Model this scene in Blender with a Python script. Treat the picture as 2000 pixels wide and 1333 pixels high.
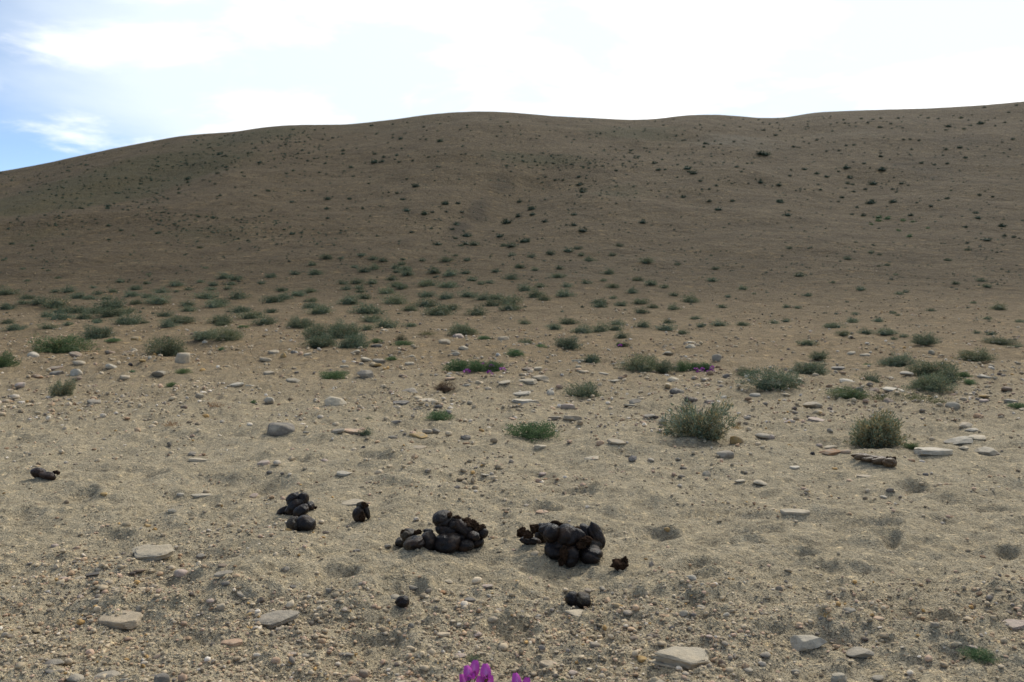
import bpy, bmesh, math, random
import numpy as np
from mathutils import Vector, Matrix

for o in list(bpy.data.objects):
    bpy.data.objects.remove(o)
SC = bpy.context.scene
COL = SC.collection
R = math.radians
random.seed(7)
RNG = np.random.default_rng(11)

# ------------------------------------------------------------------ camera
CAMZ = 0.65
FPX = 1622.0                      # focal length in pixels of the 2000 px wide photograph
PITCH = math.atan(96.5 / FPX)     # camera tipped down
cam_d = bpy.data.cameras.new('camera')
cam = bpy.data.objects.new('camera', cam_d)
COL.objects.link(cam)
cam.location = (0, 0, CAMZ)
cam.rotation_euler = (math.pi / 2 - PITCH, 0, 0)
cam_d.sensor_width = 36.0
cam_d.lens = FPX / 2000.0 * 36.0
cam_d.clip_start = 0.05
cam_d.clip_end = 6000
cam_d.dof.use_dof = True
cam_d.dof.focus_distance = 2.4
cam_d.dof.aperture_fstop = 9.0
SC.camera = cam

# ------------------------------------------------------------------ sky, sun, exposure
SUN_EL, SUN_AZ = 41.0, 30.0       # degrees; azimuth to the right of straight ahead (+Y)
world = bpy.data.worlds.new('World')
SC.world = world
world.use_nodes = True
wn, wl = world.node_tree.nodes, world.node_tree.links
wn.clear()


def N(nodes, typ, **kw):
    n = nodes.new(typ)
    for k, v in kw.items():
        if k == 'inp':
            for i, val in v.items():
                n.inputs[i].default_value = val
        else:
            setattr(n, k, v)
    return n


def ramp(nodes, stops, interp='LINEAR'):
    n = nodes.new('ShaderNodeValToRGB')
    cr = n.color_ramp
    cr.interpolation = interp
    while len(cr.elements) < len(stops):
        cr.elements.new(0.5)
    for e, (p, c) in zip(cr.elements, stops):
        e.position = p
        e.color = tuple(c) + (1,) if len(c) == 3 else c
    return n


def mixc(nodes, links, fac, a, b, blend='MIX'):
    n = nodes.new('ShaderNodeMix')
    n.data_type = 'RGBA'
    n.blend_type = blend
    for idx, v in ((0, fac), (6, a), (7, b)):
        if hasattr(v, 'is_output'):
            links.new(v, n.inputs[idx])
        elif idx == 0:
            n.inputs[0].default_value = v
        else:
            n.inputs[idx].default_value = tuple(v) + (1,) if len(v) == 3 else v
    return n.outputs[2]


def math_n(nodes, links, op, a, b=None, c=None, clamp=False):
    n = nodes.new('ShaderNodeMath')
    n.operation = op
    n.use_clamp = clamp
    for i, v in enumerate((a, b, c)):
        if v is None:
            continue
        if hasattr(v, 'is_output'):
            links.new(v, n.inputs[i])
        else:
            n.inputs[i].default_value = v
    return n.outputs[0]


sky = N(wn, 'ShaderNodeTexSky', sky_type='NISHITA', sun_disc=False, sun_elevation=R(SUN_EL),
        sun_rotation=R(SUN_AZ), altitude=3500.0, air_density=1.0, dust_density=1.2, ozone_density=1.2)
tc = N(wn, 'ShaderNodeTexCoord')
sep = N(wn, 'ShaderNodeSeparateXYZ')
wl.new(tc.outputs['Generated'], sep.inputs[0])
zc = math_n(wn, wl, 'MAXIMUM', sep.outputs[2], 0.0)
den = math_n(wn, wl, 'ADD', zc, 0.16)
px_ = math_n(wn, wl, 'DIVIDE', sep.outputs[0], den)
py_ = math_n(wn, wl, 'DIVIDE', sep.outputs[1], den)
comb = N(wn, 'ShaderNodeCombineXYZ')
wl.new(px_, comb.inputs[0])
wl.new(py_, comb.inputs[1])
mp = N(wn, 'ShaderNodeMapping')
mp.inputs['Location'].default_value = (3.1, 1.7, 0.0)
wl.new(comb.outputs[0], mp.inputs[0])
n1 = N(wn, 'ShaderNodeTexNoise', inp={'Scale': 0.55, 'Detail': 7.0, 'Roughness': 0.52, 'Distortion': 0.25})
n2 = N(wn, 'ShaderNodeTexNoise', inp={'Scale': 1.6, 'Detail': 8.0, 'Roughness': 0.55, 'Distortion': 0.3})
wl.new(mp.outputs[0], n1.inputs['Vector'])
wl.new(mp.outputs[0], n2.inputs['Vector'])
sdir = Vector((math.sin(R(SUN_AZ)) * math.cos(R(SUN_EL)), math.cos(R(SUN_AZ)) * math.cos(R(SUN_EL)), math.sin(R(SUN_EL))))
# the cloud sheet is thicker towards the sun's side of the sky and thins out towards the left
dotn = N(wn, 'ShaderNodeVectorMath', operation='DOT_PRODUCT')
wl.new(tc.outputs['Generated'], dotn.inputs[0])
dotn.inputs[1].default_value = tuple(sdir)
near_sun = N(wn, 'ShaderNodeMapRange', inp={'From Min': 0.43, 'From Max': 0.66, 'To Min': -0.07, 'To Max': 0.34})
wl.new(dotn.outputs['Value'], near_sun.inputs['Value'])
# thin veil
veil0 = math_n(wn, wl, 'ADD', n1.outputs[0], near_sun.outputs[0])
veil = N(wn, 'ShaderNodeMapRange', interpolation_type='SMOOTHSTEP', inp={'From Min': 0.42, 'From Max': 0.80, 'To Min': 0.0, 'To Max': 0.94})
wl.new(veil0, veil.inputs['Value'])
# puffy clouds
puff0 = math_n(wn, wl, 'ADD', n2.outputs[0], math_n(wn, wl, 'MULTIPLY', near_sun.outputs[0], 0.30))
puff = N(wn, 'ShaderNodeMapRange', interpolation_type='SMOOTHSTEP', inp={'From Min': 0.53, 'From Max': 0.74, 'To Min': 0.0, 'To Max': 0.95})
wl.new(puff0, puff.inputs['Value'])
# clouds scatter more light forward, so those near the sun are brighter
glow = N(wn, 'ShaderNodeMapRange', inp={'From Min': -0.3, 'From Max': 1.0, 'To Min': 6.6, 'To Max': 9.5})
wl.new(dotn.outputs['Value'], glow.inputs['Value'])
veilc = mixc(wn, wl, 1.0, (0.605, 0.675, 0.735), glow.outputs[0], 'MULTIPLY')
puffc = mixc(wn, wl, 1.0, (1.0, 1.0, 1.0), math_n(wn, wl, 'MULTIPLY', glow.outputs[0], 0.92), 'MULTIPLY')
skyb = mixc(wn, wl, 1.0, sky.outputs[0], (0.95, 0.95, 0.95), 'MULTIPLY')
c1 = mixc(wn, wl, veil.outputs[0], skyb, veilc)
c2 = mixc(wn, wl, puff.outputs[0], c1, puffc)
bg = N(wn, 'ShaderNodeBackground', inp={'Strength': 0.10})
wl.new(c2, bg.inputs['Color'])
wo = N(wn, 'ShaderNodeOutputWorld')
wl.new(bg.outputs[0], wo.inputs['Surface'])

sun_d = bpy.data.lights.new('sun', 'SUN')
sun_d.energy = 1.5
sun_d.angle = R(11)
sun_d.color = (1.0, 0.95, 0.86)
sun = bpy.data.objects.new('sun', sun_d)
COL.objects.link(sun)
sun.rotation_euler = (-sdir).to_track_quat('-Z', 'Y').to_euler()

SC.view_settings.view_transform = 'Standard'
SC.view_settings.look = 'None'
SC.view_settings.gamma = 1.0
SC.view_settings.use_curve_mapping = False
SC.view_settings.exposure = 0.84
SC.render.engine = 'CYCLES'
SC.cycles.use_denoising = True
SC.cycles.max_bounces = 4
SC.cycles.diffuse_bounces = 2
SC.cycles.glossy_bounces = 2


# ------------------------------------------------------------------ noise
def _h(ix, iy, iz, seed):
    h = (ix.astype(np.int64) * 374761393 + iy.astype(np.int64) * 668265263 + iz * 2147483647 + seed * 974711) & 0xFFFFFFFF
    h = ((h ^ (h >> 13)) * 1274126177) & 0xFFFFFFFF
    h = ((h ^ (h >> 16)) * 2246822519) & 0xFFFFFFFF
    return ((h ^ (h >> 15)) & 0xFFFFFF) / float(0xFFFFFF)


def vn2(x, y, seed=0):
    x0, y0 = np.floor(x), np.floor(y)
    fx, fy = x - x0, y - y0
    fx, fy = fx * fx * fx * (fx * (fx * 6 - 15) + 10), fy * fy * fy * (fy * (fy * 6 - 15) + 10)
    a, b = _h(x0, y0, 0, seed), _h(x0 + 1, y0, 0, seed)
    c, d = _h(x0, y0 + 1, 0, seed), _h(x0 + 1, y0 + 1, 0, seed)
    return (a + (b - a) * fx) * (1 - fy) + (c + (d - c) * fx) * fy - 0.5


def fbm(x, y, octv=4, seed=0, gain=0.5):
    v, amp = 0.0, 1.0
    ca, sa = 0.8, 0.6
    for i in range(octv):
        v = v + amp * vn2(x + 17.3 * i, y - 9.1 * i, seed + i)
        x, y = (ca * x - sa * y) * 2.03, (sa * x + ca * y) * 2.03
        amp *= gain
    return v


def vn3(p, seed=0):
    x, y, z = p[:, 0], p[:, 1], p[:, 2]
    z0 = np.floor(z)
    fz = z - z0
    fz = fz * fz * (3 - 2 * fz)
    a = vn2(x + 31.7 * z0, y - 17.9 * z0, seed)
    b = vn2(x + 31.7 * (z0 + 1), y - 17.9 * (z0 + 1), seed)
    return a + (b - a) * fz


def sstep(a, b, x):
    t = np.clip((x - a) / (b - a), 0, 1)
    return t * t * (3 - 2 * t)


# ------------------------------------------------------------------ the lie of the land
PY_ = np.array([-60, 0, 2, 5, 8, 12, 16, 22, 30, 45, 70, 82, 92, 102, 114, 140, 200, 420, 2500.])
PZ_ = np.array([0, 0, 0, .005, .04, .20, .52, 1.25, 2.75, 6.3, 13.9, 17.4, 19.5, 20.6, 20.5, 18., 8., 0., -30.])
_py = np.arange(-60, 2500, .5)
_lin = np.interp(_py, PY_, PZ_)
_k = np.hanning(13); _k /= _k.sum()
_pz = np.convolve(np.pad(_lin, 6, 'edge'), _k, 'valid')
_w = sstep(5, 14, _py)
_pz = _lin * (1 - _w) + _pz * _w


def prof(y):
    return np.interp(y, _py, _pz)


CREST = [(-2600, 640), (-1400, 560), (-700, 470), (-300, 395), (0, 337), (100, 319), (200, 297), (300, 277), (380, 264), (470, 257), (530, 248),
         (600, 244), (680, 243), (760, 235), (850, 223), (930, 218), (1000, 220), (1080, 227), (1180, 232), (1240, 234), (1290, 231),
         (1345, 225), (1420, 226), (1470, 230), (1530, 229), (1570, 222), (1700, 215), (1800, 212), (1900, 206), (2000, 197),
         (2300, 180), (2800, 200), (4600, 330)]
YR = 93.0
_cx, _ck = [], []
for (cx, cy) in CREST:
    t = math.tan(math.atan((666.5 - cy) / FPX) - PITCH)
    ys = np.linspace(8, 125, 600)
    ps = prof(ys)
    lo, hi = 0.0, 3.0
    for _ in range(40):
        m = (lo + hi) / 2
        if ((m * ps - CAMZ) / ys).max() > t:
            hi = m
        else:
            lo = m
    _cx.append((cx - 1000) / FPX * YR)
    _ck.append(lo)
_gx = np.linspace(-260, 260, 2081)
_gk = np.interp(_gx, _cx, _ck)
_kk = np.hanning(9); _kk /= _kk.sum()
_gk = np.convolve(np.pad(_gk, 4, 'edge'), _kk, 'valid')


def spur(x, y):
    # the left-hand flank swings back as a spur
    return x * YR / np.clip(.75 * y + .25 * YR, 24, YR * 1.05)


def macro(x, y):
    k = np.interp(spur(x, y), _gx, _gk)
    z = prof(y) * k
    far = sstep(14, 40, y) * (1 - sstep(74, 90, y))
    z = z + far * (fbm(x * .05 + 3, y * .05, 3, 5) * .7)
    fine = sstep(10, 40, y) * (1 - .8 * sstep(66, 84, y))
    z = z + fine * (fbm(x * .3, y * .22, 4, 9) * .24)
    # shallow gully running down the middle of the slope and the hollow behind the left-hand spur
    for (ax, ay, bx, by, wd, dp) in GULLY:
        dx, dy = bx - ax, by - ay
        L2 = dx * dx + dy * dy
        tt = np.clip(((x - ax) * dx + (y - ay) * dy) / L2, 0, 1)
        d2 = (x - ax - tt * dx) ** 2 + (y - ay - tt * dy) ** 2
        z = z - dp * np.exp(-d2 / wd ** 2) * np.sin(np.pi * np.clip(tt * .9 + .05, 0, 1))
    mid = sstep(4, 9, y) * (1 - sstep(40, 60, y))
    z = z + mid * fbm(x * .8, y * .8, 3, 21) * .07
    return z


GULLY = []


def ray(px, py):
    a = math.atan((666.5 - py) / FPX)
    dx, dz, dy = (px - 1000) / FPX, (666.5 - py) / FPX, 1.0
    c, s = math.cos(PITCH), math.sin(PITCH)
    return dx, dy * c + dz * s, -dy * s + dz * c      # x, y(forward), z


def unproj(px, py, Y):
    dx, dy, dz = ray(px, py)
    t = Y / dy
    return Vector((dx * t, Y, CAMZ + dz * t))


_ysamp = np.concatenate([np.arange(.8, 6, .02), np.arange(6, 20, .06), np.arange(20, 130, .25)])


def hit(px, py, hf=None):
    dx, dy, dz = ray(px, py)
    if hf is not None and hf is not macro:
        ym = hit(px, py)[1]
        ys = np.linspace(max(.8, ym - .35), ym + .35, 71)
    else:
        hf, ys = macro, _ysamp
    t = ys / dy
    d = CAMZ + dz * t - hf(dx * t, ys)
    s = np.nonzero(d <= 0)[0]
    if len(s) == 0:
        i = int(np.argmin(d))
        Y = ys[i]
    else:
        i = s[0]
        if i == 0:
            Y = ys[0]
        else:
            Y = ys[i - 1] + (ys[i] - ys[i - 1]) * d[i - 1] / (d[i - 1] - d[i])
    t = Y / dy
    return dx * t, float(Y)


def _gl(p, q, wd, dp):
    a, b = hit(*p), hit(*q)
    return (a[0], a[1], b[0], b[1], wd, dp)


_g = [_gl((1060, 300), (900, 480), 2.2, .55), _gl((330, 322), (20, 425), 4.0, .8), _gl((1760, 300), (1640, 430), 3.0, .4)]
GULLY.extend(_g)
_px0, _k0 = np.array([(c[0] - 1000) / FPX for c in CREST]), np.array(_ck)
_tt = np.array([math.tan(math.atan((666.5 - c[1]) / FPX) - PITCH) for c in CREST])
_yy = np.linspace(40, 118, 400)
for _ in range(6):          # settle the ridge so that the skyline comes out as surveyed
    xs = []
    for i, uu in enumerate(_px0):
        sl = (macro(uu * _yy, _yy) - CAMZ) / _yy
        j = int(np.argmax(sl))
        xs.append(float(spur(uu * _yy[j], _yy[j])))
        if abs(uu) < .9:
            _k0[i] *= max((_tt[i] + CAMZ / _yy[j]) / max(sl[j] + CAMZ / _yy[j], .01), .2) ** .6
    o_ = np.argsort(xs)
    _ks = np.hanning(27); _ks /= _ks.sum()
    _gk = np.convolve(np.pad(np.interp(_gx, np.array(xs)[o_], _k0[o_]), 13, 'edge'), _ks, 'valid')

# prints and scrapes in the sandy track: photo x, y, width, height, depth in m
PRINTS = [(1285, 1040, 78, 22, .030), (1135, 962, 72, 14, .022), (1070, 992, 66, 18, .022), (285, 930, 86, 16, .03), (165, 972, 66, 16, .024),
          (1800, 962, 62, 20, .03), (1735, 1070, 54, 18, .03), (1480, 1072, 76, 14, .024), (1725, 1032, 92, 14, .022), (1490, 1036, 96, 13, .022),
          (1570, 1092, 66, 10, .018), (1480, 1006, 70, 12, .018), (1950, 1002, 90, 14, .02), (1965, 1086, 66, 14, .022), (1675, 1122, 110, 20, .02),
          (1010, 1225, 84, 34, .022), (755, 1252, 130, 42, .018), (510, 1172, 100, 30, .02), (795, 1152, 96, 30, .02), (395, 1250, 120, 34, .016),
          (545, 946, 70, 12, .018), (1050, 925, 80, 9, .016), (985, 1010, 60, 10, .015), (1190, 1030, 60, 12, .014), (60, 1010, 70, 16, .02),
          (235, 1046, 80, 14, .014), (660, 1120, 120, 20, .014), (1390, 1120, 110, 18, .014), (1850, 1230, 150, 40, .02), (150, 1090, 90, 18, .016),
          (430, 1010, 80, 12, .012), (890, 940, 80, 10, .014), (1300, 935, 80, 10, .014), (730, 900, 70, 8, .016), (1640, 985, 60, 10, .016)]
_pr = []
for (a, b, w, h, d) in PRINTS:
    X, Y = hit(a, b)
    s = Y / FPX
    dep = h * Y * Y / (CAMZ * FPX) * .55
    _pr.append((X, Y, w * s * .5, max(dep, .03), d * .74, random.uniform(-.5, .5)))
_rp = random.Random(5)
for i in range(30):     # fainter, worn prints all over the track
    Y = _rp.uniform(1.5, 4.4)
    X = _rp.uniform(-.95, .95) * Y
    _pr.append((X, Y, _rp.uniform(.035, .07), _rp.uniform(.04, .10), _rp.uniform(.002, .004), _rp.uniform(-1.5, 1.5)))
TREAD = [hit(320, 1000) + (.115, .05, .35), hit(1385, 992) + (.10, .05, -.3)]


def height(x, y):
    z = macro(x, y)
    m = y < 14
    if np.any(m):
        xm, ym = x[m], y[m]
        near = 1 - sstep(7, 13.5, ym)
        d = fbm(xm * 2.2, ym * 2.6, 3, 31) * .035
        d = d + fbm(xm * 6.5, ym * 10, 3, 37) * .027
        track = sstep(1.7, 2.1, ym) * (1 - sstep(3.3, 4.2, ym))
        rough = .55 + .45 * (1 - track)
        n = fbm(xm * 26, ym * 30, 3, 41)
        d = d + (n + .35 * np.abs(n)) * .0125 * rough
        d = d + fbm(xm * 95, ym * 105, 2, 47) * .0058 * rough
        for (X, Y, a, b, dp, an) in _pr:
            q = np.abs(ym - Y) < .35
            if not q.any():
                continue
            ux, uy = xm[q] - X, ym[q] - Y
            ca, sa = math.cos(an), math.sin(an)
            uu, vv = (ux * ca + uy * sa) / a, (-ux * sa + uy * ca) / b
            w = fbm(xm[q] * 13, ym[q] * 13, 3, 61) * 1.1
            uu = uu * (1 + .25 * np.sign(uu))
            r2 = uu * uu + vv * vv + w * 1.0
            r = np.sqrt(np.maximum(r2, 0))
            bowl = -dp * (1 - sstep(.25, 1.12, r)) + dp * .45 * np.exp(-((r - 1.35) / .33) ** 2) * (1 + .8 * np.sign(vv) * np.minimum(np.abs(vv), 1))
            d[q] += bowl
        for (X, Y, a, b, an) in TREAD:
            ca, sa = math.cos(an), math.sin(an)
            uu, vv = (xm - X) * ca + (ym - Y) * sa, -(xm - X) * sa + (ym - Y) * ca
            msk = (1 - sstep(a * .8, a, np.abs(uu))) * (1 - sstep(b * .7, b, np.abs(vv)))
            d = d - msk * (  .005 + .003 * np.sign(np.sin(uu * 2 * math.pi / .022)))
        z = z.copy()
        z[m] += d * near
    return z


def hz(x, y):
    return float(height(np.array([x]), np.array([y]))[0])


# ------------------------------------------------------------------ mesh helpers
def mesh_np(name, verts, faces, mat=None, smooth=True, cols=None, colname='tint'):
    verts = np.asarray(verts, dtype=np.float32)
    faces = np.asarray(faces, dtype=np.int32)
    k = faces.shape[1]
    me = bpy.data.meshes.new(name)
    me.vertices.add(len(verts))
    me.vertices.foreach_set('co', verts.ravel())
    me.loops.add(faces.size)
    me.loops.foreach_set('vertex_index', faces.ravel())
    me.polygons.add(len(faces))
    me.polygons.foreach_set('loop_start', np.arange(0, faces.size, k, dtype=np.int32))
    me.polygons.foreach_set('loop_total', np.full(len(faces), k, dtype=np.int32))
    me.polygons.foreach_set('use_smooth', np.full(len(faces), smooth))
    me.update(calc_edges=True)
    if cols is not None:
        at = me.attributes.new(colname, 'FLOAT_COLOR', 'POINT')
        c4 = np.ones((len(verts), 4), dtype=np.float32)
        c4[:, :3] = cols
        at.data.foreach_set('color', c4.ravel())
    if mat:
        me.materials.append(mat)
    return me


def link(name, me, parent=None, loc=(0, 0, 0), rot=(0, 0, 0), sc=(1, 1, 1), color=None):
    o = bpy.data.objects.new(name, me)
    COL.objects.link(o)
    o.location, o.rotation_euler, o.scale = loc, rot, sc
    if parent:
        o.parent = parent
    if color:
        o.color = tuple(color) + (1,)
    return o


def tag(o, label=None, cat=None, group=None, kind=None):
    for k, v in (('label', label), ('category', cat), ('group', group), ('kind', kind)):
        if v:
            o[k] = v
    return o


_ico = {}


def ico(level):
    if level not in _ico:
        bm = bmesh.new()
        bmesh.ops.create_icosphere(bm, subdivisions=level, radius=1.0)
        v = np.array([x.co[:] for x in bm.verts])
        f = np.array([[q.index for q in fc.verts] for fc in bm.faces])
        bm.free()
        _ico[level] = (v, f)
    return _ico[level]


# ------------------------------------------------------------------ materials
def newmat(name):
    m = bpy.data.materials.new(name)
    m.use_nodes = True
    nt = m.node_tree
    nt.nodes.clear()
    out = nt.nodes.new('ShaderNodeOutputMaterial')
    b = nt.nodes.new('ShaderNodeBsdfPrincipled')
    nt.links.new(b.outputs[0], out.inputs[0])
    return m, nt.nodes, nt.links, b


def mat_ground():
    m, n, l, b = newmat('ground')
    geo = N(n, 'ShaderNodeNewGeometry')
    sp = N(n, 'ShaderNodeSeparateXYZ')
    l.new(geo.outputs['Position'], sp.inputs[0])
    P = geo.outputs['Position']

    def noise(scale, det=4, rough=.55, dist=0.0):
        t = N(n, 'ShaderNodeTexNoise', inp={'Scale': scale, 'Detail': det, 'Roughness': rough, 'Distortion': dist})
        l.new(P, t.inputs['Vector'])
        return t.outputs[0]

    # trodden pale sand of the track gives way to brown earth and scree
    wob = math_n(n, l, 'MULTIPLY_ADD', noise(.5, 4), 2.4, -1.2)
    yy = math_n(n, l, 'ADD', sp.outputs[1], wob)
    zone = N(n, 'ShaderNodeMapRange', interpolation_type='SMOOTHSTEP', inp={'From Min': 2.8, 'From Max': 8.5, 'To Min': 0.0, 'To Max': 1.0})
    l.new(yy, zone.inputs['Value'])
    zone2 = N(n, 'ShaderNodeMapRange', interpolation_type='SMOOTHSTEP', inp={'From Min': 5.0, 'From Max': 22.0, 'To Min': 0.0, 'To Max': 1.0})
    l.new(math_n(n, l, 'ADD', sp.outputs[1], math_n(n, l, 'MULTIPLY', wob, 2.0)), zone2.inputs['Value'])
    sand = ramp(n, [(.25, (.360, .297, .194)), (.5, (.430, .358, .240)), (.75, (.494, .416, .288))])
    l.new(noise(9.0, 6, .66), sand.inputs[0])
    earth = ramp(n, [(.25, (.200, .148, .084)), (.5, (.268, .200, .116)), (.78, (.342, .261, .157))])
    l.new(noise(3.0, 6, .66), earth.inputs[0])
    scree = ramp(n, [(.25, (.068, .050, .027)), (.5, (.103, .076, .041)), (.78, (.150, .113, .064))])
    l.new(noise(.5, 7, .74), scree.inputs[0])
    c = mixc(n, l, zone.outputs[0], sand.outputs[0], earth.outputs[0])
    c = mixc(n, l, zone2.outputs[0], c, scree.outputs[0])
    # grit: grains of other colours, at two sizes
    for sc_, amt in ((330.0, .9), (120.0, .8), (40.0, .55), (12.0, .75), (3.6, .75)):
        v = N(n, 'ShaderNodeTexVoronoi', inp={'Scale': sc_, 'Randomness': 1.0})
        l.new(P, v.inputs['Vector'])
        hs = N(n, 'ShaderNodeSeparateColor')
        l.new(v.outputs['Color'], hs.inputs[0])
        gr = ramp(n, [(0.0, (.42, .40, .38)), (.14, (.72, .71, .69)), (.45, (1.0, 1.0, 1.0)), (.78, (1.12, 1.07, 1.0)), (1.0, (1.9, 1.8, 1.62))])
        l.new(hs.outputs[0], gr.inputs[0])
        edge = N(n, 'ShaderNodeMapRange', inp={'From Min': .25, 'From Max': .6, 'To Min': amt, 'To Max': 0.0})
        l.new(v.outputs['Distance'], edge.inputs['Value'])
        ed = edge.outputs[0] if sc_ > 20 else math_n(n, l, 'MULTIPLY', edge.outputs[0], (zone if sc_ > 10 else zone2).outputs[0])
        c = mixc(n, l, ed, c, mixc(n, l, 1.0, c, gr.outputs[0], 'MULTIPLY'))
    # thin plant cover, pale scree and darker brown ground in patches of their own
    cv = N(n, 'ShaderNodeAttribute', attribute_name='cover')
    cs = N(n, 'ShaderNodeSeparateColor')
    l.new(cv.outputs['Color'], cs.inputs[0])
    mpn = N(n, 'ShaderNodeMapping', inp={'Scale': (.16, .30, .30)})
    l.new(P, mpn.inputs[0])
    gnz = N(n, 'ShaderNodeTexNoise', inp={'Scale': 1.0, 'Detail': 6.0, 'Roughness': .78})
    l.new(mpn.outputs[0], gnz.inputs['Vector'])
    for ch, colr, amt in ((0, (.066, .062, .027), .6), (1, (.15, .125, .085), .55), (2, (.050, .037, .021), .85)):
        mk = N(n, 'ShaderNodeMapRange', interpolation_type='SMOOTHSTEP', inp={'From Min': .55, 'From Max': .85, 'To Min': 0.0, 'To Max': amt})
        l.new(math_n(n, l, 'ADD', math_n(n, l, 'MULTIPLY', cs.outputs[ch], .5), math_n(n, l, 'MULTIPLY', gnz.outputs[0], .75)), mk.inputs['Value'])
        c = mixc(n, l, math_n(n, l, 'MULTIPLY', mk.outputs[0], zone2.outputs[0]), c, colr)
    l.new(c, b.inputs['Base Color'])
    b.inputs['Roughness'].default_value = .95
    b.inputs['Specular IOR Level'].default_value = .15
    bm1 = N(n, 'ShaderNodeBump', inp={'Strength': 1.0, 'Distance': .007})
    l.new(noise(260, 2, .7), bm1.inputs['Height'])
    bm2 = N(n, 'ShaderNodeBump', inp={'Strength': .9, 'Distance': .05})
    l.new(noise(14, 5, .75), bm2.inputs['Height'])
    l.new(bm2.outputs[0], bm1.inputs['Normal'])
    far = N(n, 'ShaderNodeBump', inp={'Distance': .5, 'Strength': .5})
    l.new(noise(1.1, 5, .78), far.inputs['Height'])
    l.new(zone2.outputs[0], far.inputs['Strength'])
    l.new(far.outputs[0], bm2.inputs['Normal'])
    l.new(bm1.outputs[0], b.inputs['Normal'])
    return m


def mat_stone():
    m, n, l, b = newmat('stone')
    oi = N(n, 'ShaderNodeObjectInfo')
    tc_ = N(n, 'ShaderNodeTexCoord')
    geo = N(n, 'ShaderNodeNewGeometry')
    t1 = N(n, 'ShaderNodeTexNoise', noise_dimensions='4D', inp={'Scale': 55.0, 'Detail': 6.0, 'Roughness': .65})
    l.new(geo.outputs['Position'], t1.inputs['Vector'])
    l.new(oi.outputs['Random'], t1.inputs['W'])
    r1 = ramp(n, [(.25, (.62, .60, .58)), (.5, (1, 1, 1)), (.75, (1.28, 1.26, 1.22))])
    l.new(t1.outputs[0], r1.inputs[0])
    c = mixc(n, l, 1.0, oi.outputs['Color'], r1.outputs[0], 'MULTIPLY')
    # caked dust in patches
    t2 = N(n, 'ShaderNodeTexNoise', inp={'Scale': 22.0, 'Detail': 5.0, 'Roughness': .6})
    l.new(geo.outputs['Position'], t2.inputs['Vector'])
    d = N(n, 'ShaderNodeMapRange', interpolation_type='SMOOTHSTEP', inp={'From Min': .42, 'From Max': .66, 'To Min': 0.0, 'To Max': .72})
    l.new(t2.outputs[0], d.inputs['Value'])
    c = mixc(n, l, d.outputs[0], c, (.35, .30, .22))
    l.new(c, b.inputs['Base Color'])
    b.inputs['Roughness'].default_value = .8
    b.inputs['Specular IOR Level'].default_value = .3
    bp = N(n, 'ShaderNodeBump', inp={'Strength': .55, 'Distance': .006})
    t3 = N(n, 'ShaderNodeTexNoise', inp={'Scale': 130.0, 'Detail': 5.0, 'Roughness': .65})
    l.new(geo.outputs['Position'], t3.inputs['Vector'])
    l.new(t3.outputs[0], bp.inputs['Height'])
    l.new(bp.outputs[0], b.inputs['Normal'])
    return m


def mat_attr(name, rough=.8, spec=.25, use_obj=True, noise_scale=None, bump=None, transl=0.0):
    m, n, l, b = newmat(name)
    at = N(n, 'ShaderNodeAttribute', attribute_name='tint')
    c = at.outputs['Color']
    if use_obj:
        oi = N(n, 'ShaderNodeObjectInfo')
        c = mixc(n, l, 1.0, c, oi.outputs['Color'], 'MULTIPLY')
    geo = N(n, 'ShaderNodeNewGeometry')
    if noise_scale:
        t = N(n, 'ShaderNodeTexNoise', inp={'Scale': noise_scale, 'Detail': 4.0})
        l.new(geo.outputs['Position'], t.inputs['Vector'])
        r = ramp(n, [(.3, (.78, .78, .78)), (.7, (1.2, 1.2, 1.2))])
        l.new(t.outputs[0], r.inputs[0])
        c = mixc(n, l, 1.0, c, r.outputs[0], 'MULTIPLY')
        if bump:
            bp = N(n, 'ShaderNodeBump', inp={'Strength': .5, 'Distance': bump})
            l.new(t.outputs[0], bp.inputs['Height'])
            l.new(bp.outputs[0], b.inputs['Normal'])
    l.new(c, b.inputs['Base Color'])
    b.inputs['Roughness'].default_value = rough
    b.inputs['Specular IOR Level'].default_value = spec
    if transl:
        b.inputs['Transmission Weight'].default_value = 0.0
        tr = N(n, 'ShaderNodeBsdfTranslucent')
        l.new(c, tr.inputs[0])
        mx = N(n, 'ShaderNodeMixShader', inp={0: transl})
        out = [q for q in n if q.type == 'OUTPUT_MATERIAL'][0]
        l.new(b.outputs[0], mx.inputs[1])
        l.new(tr.outputs[0], mx.inputs[2])
        l.new(mx.outputs[0], out.inputs[0])
    return m


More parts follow.
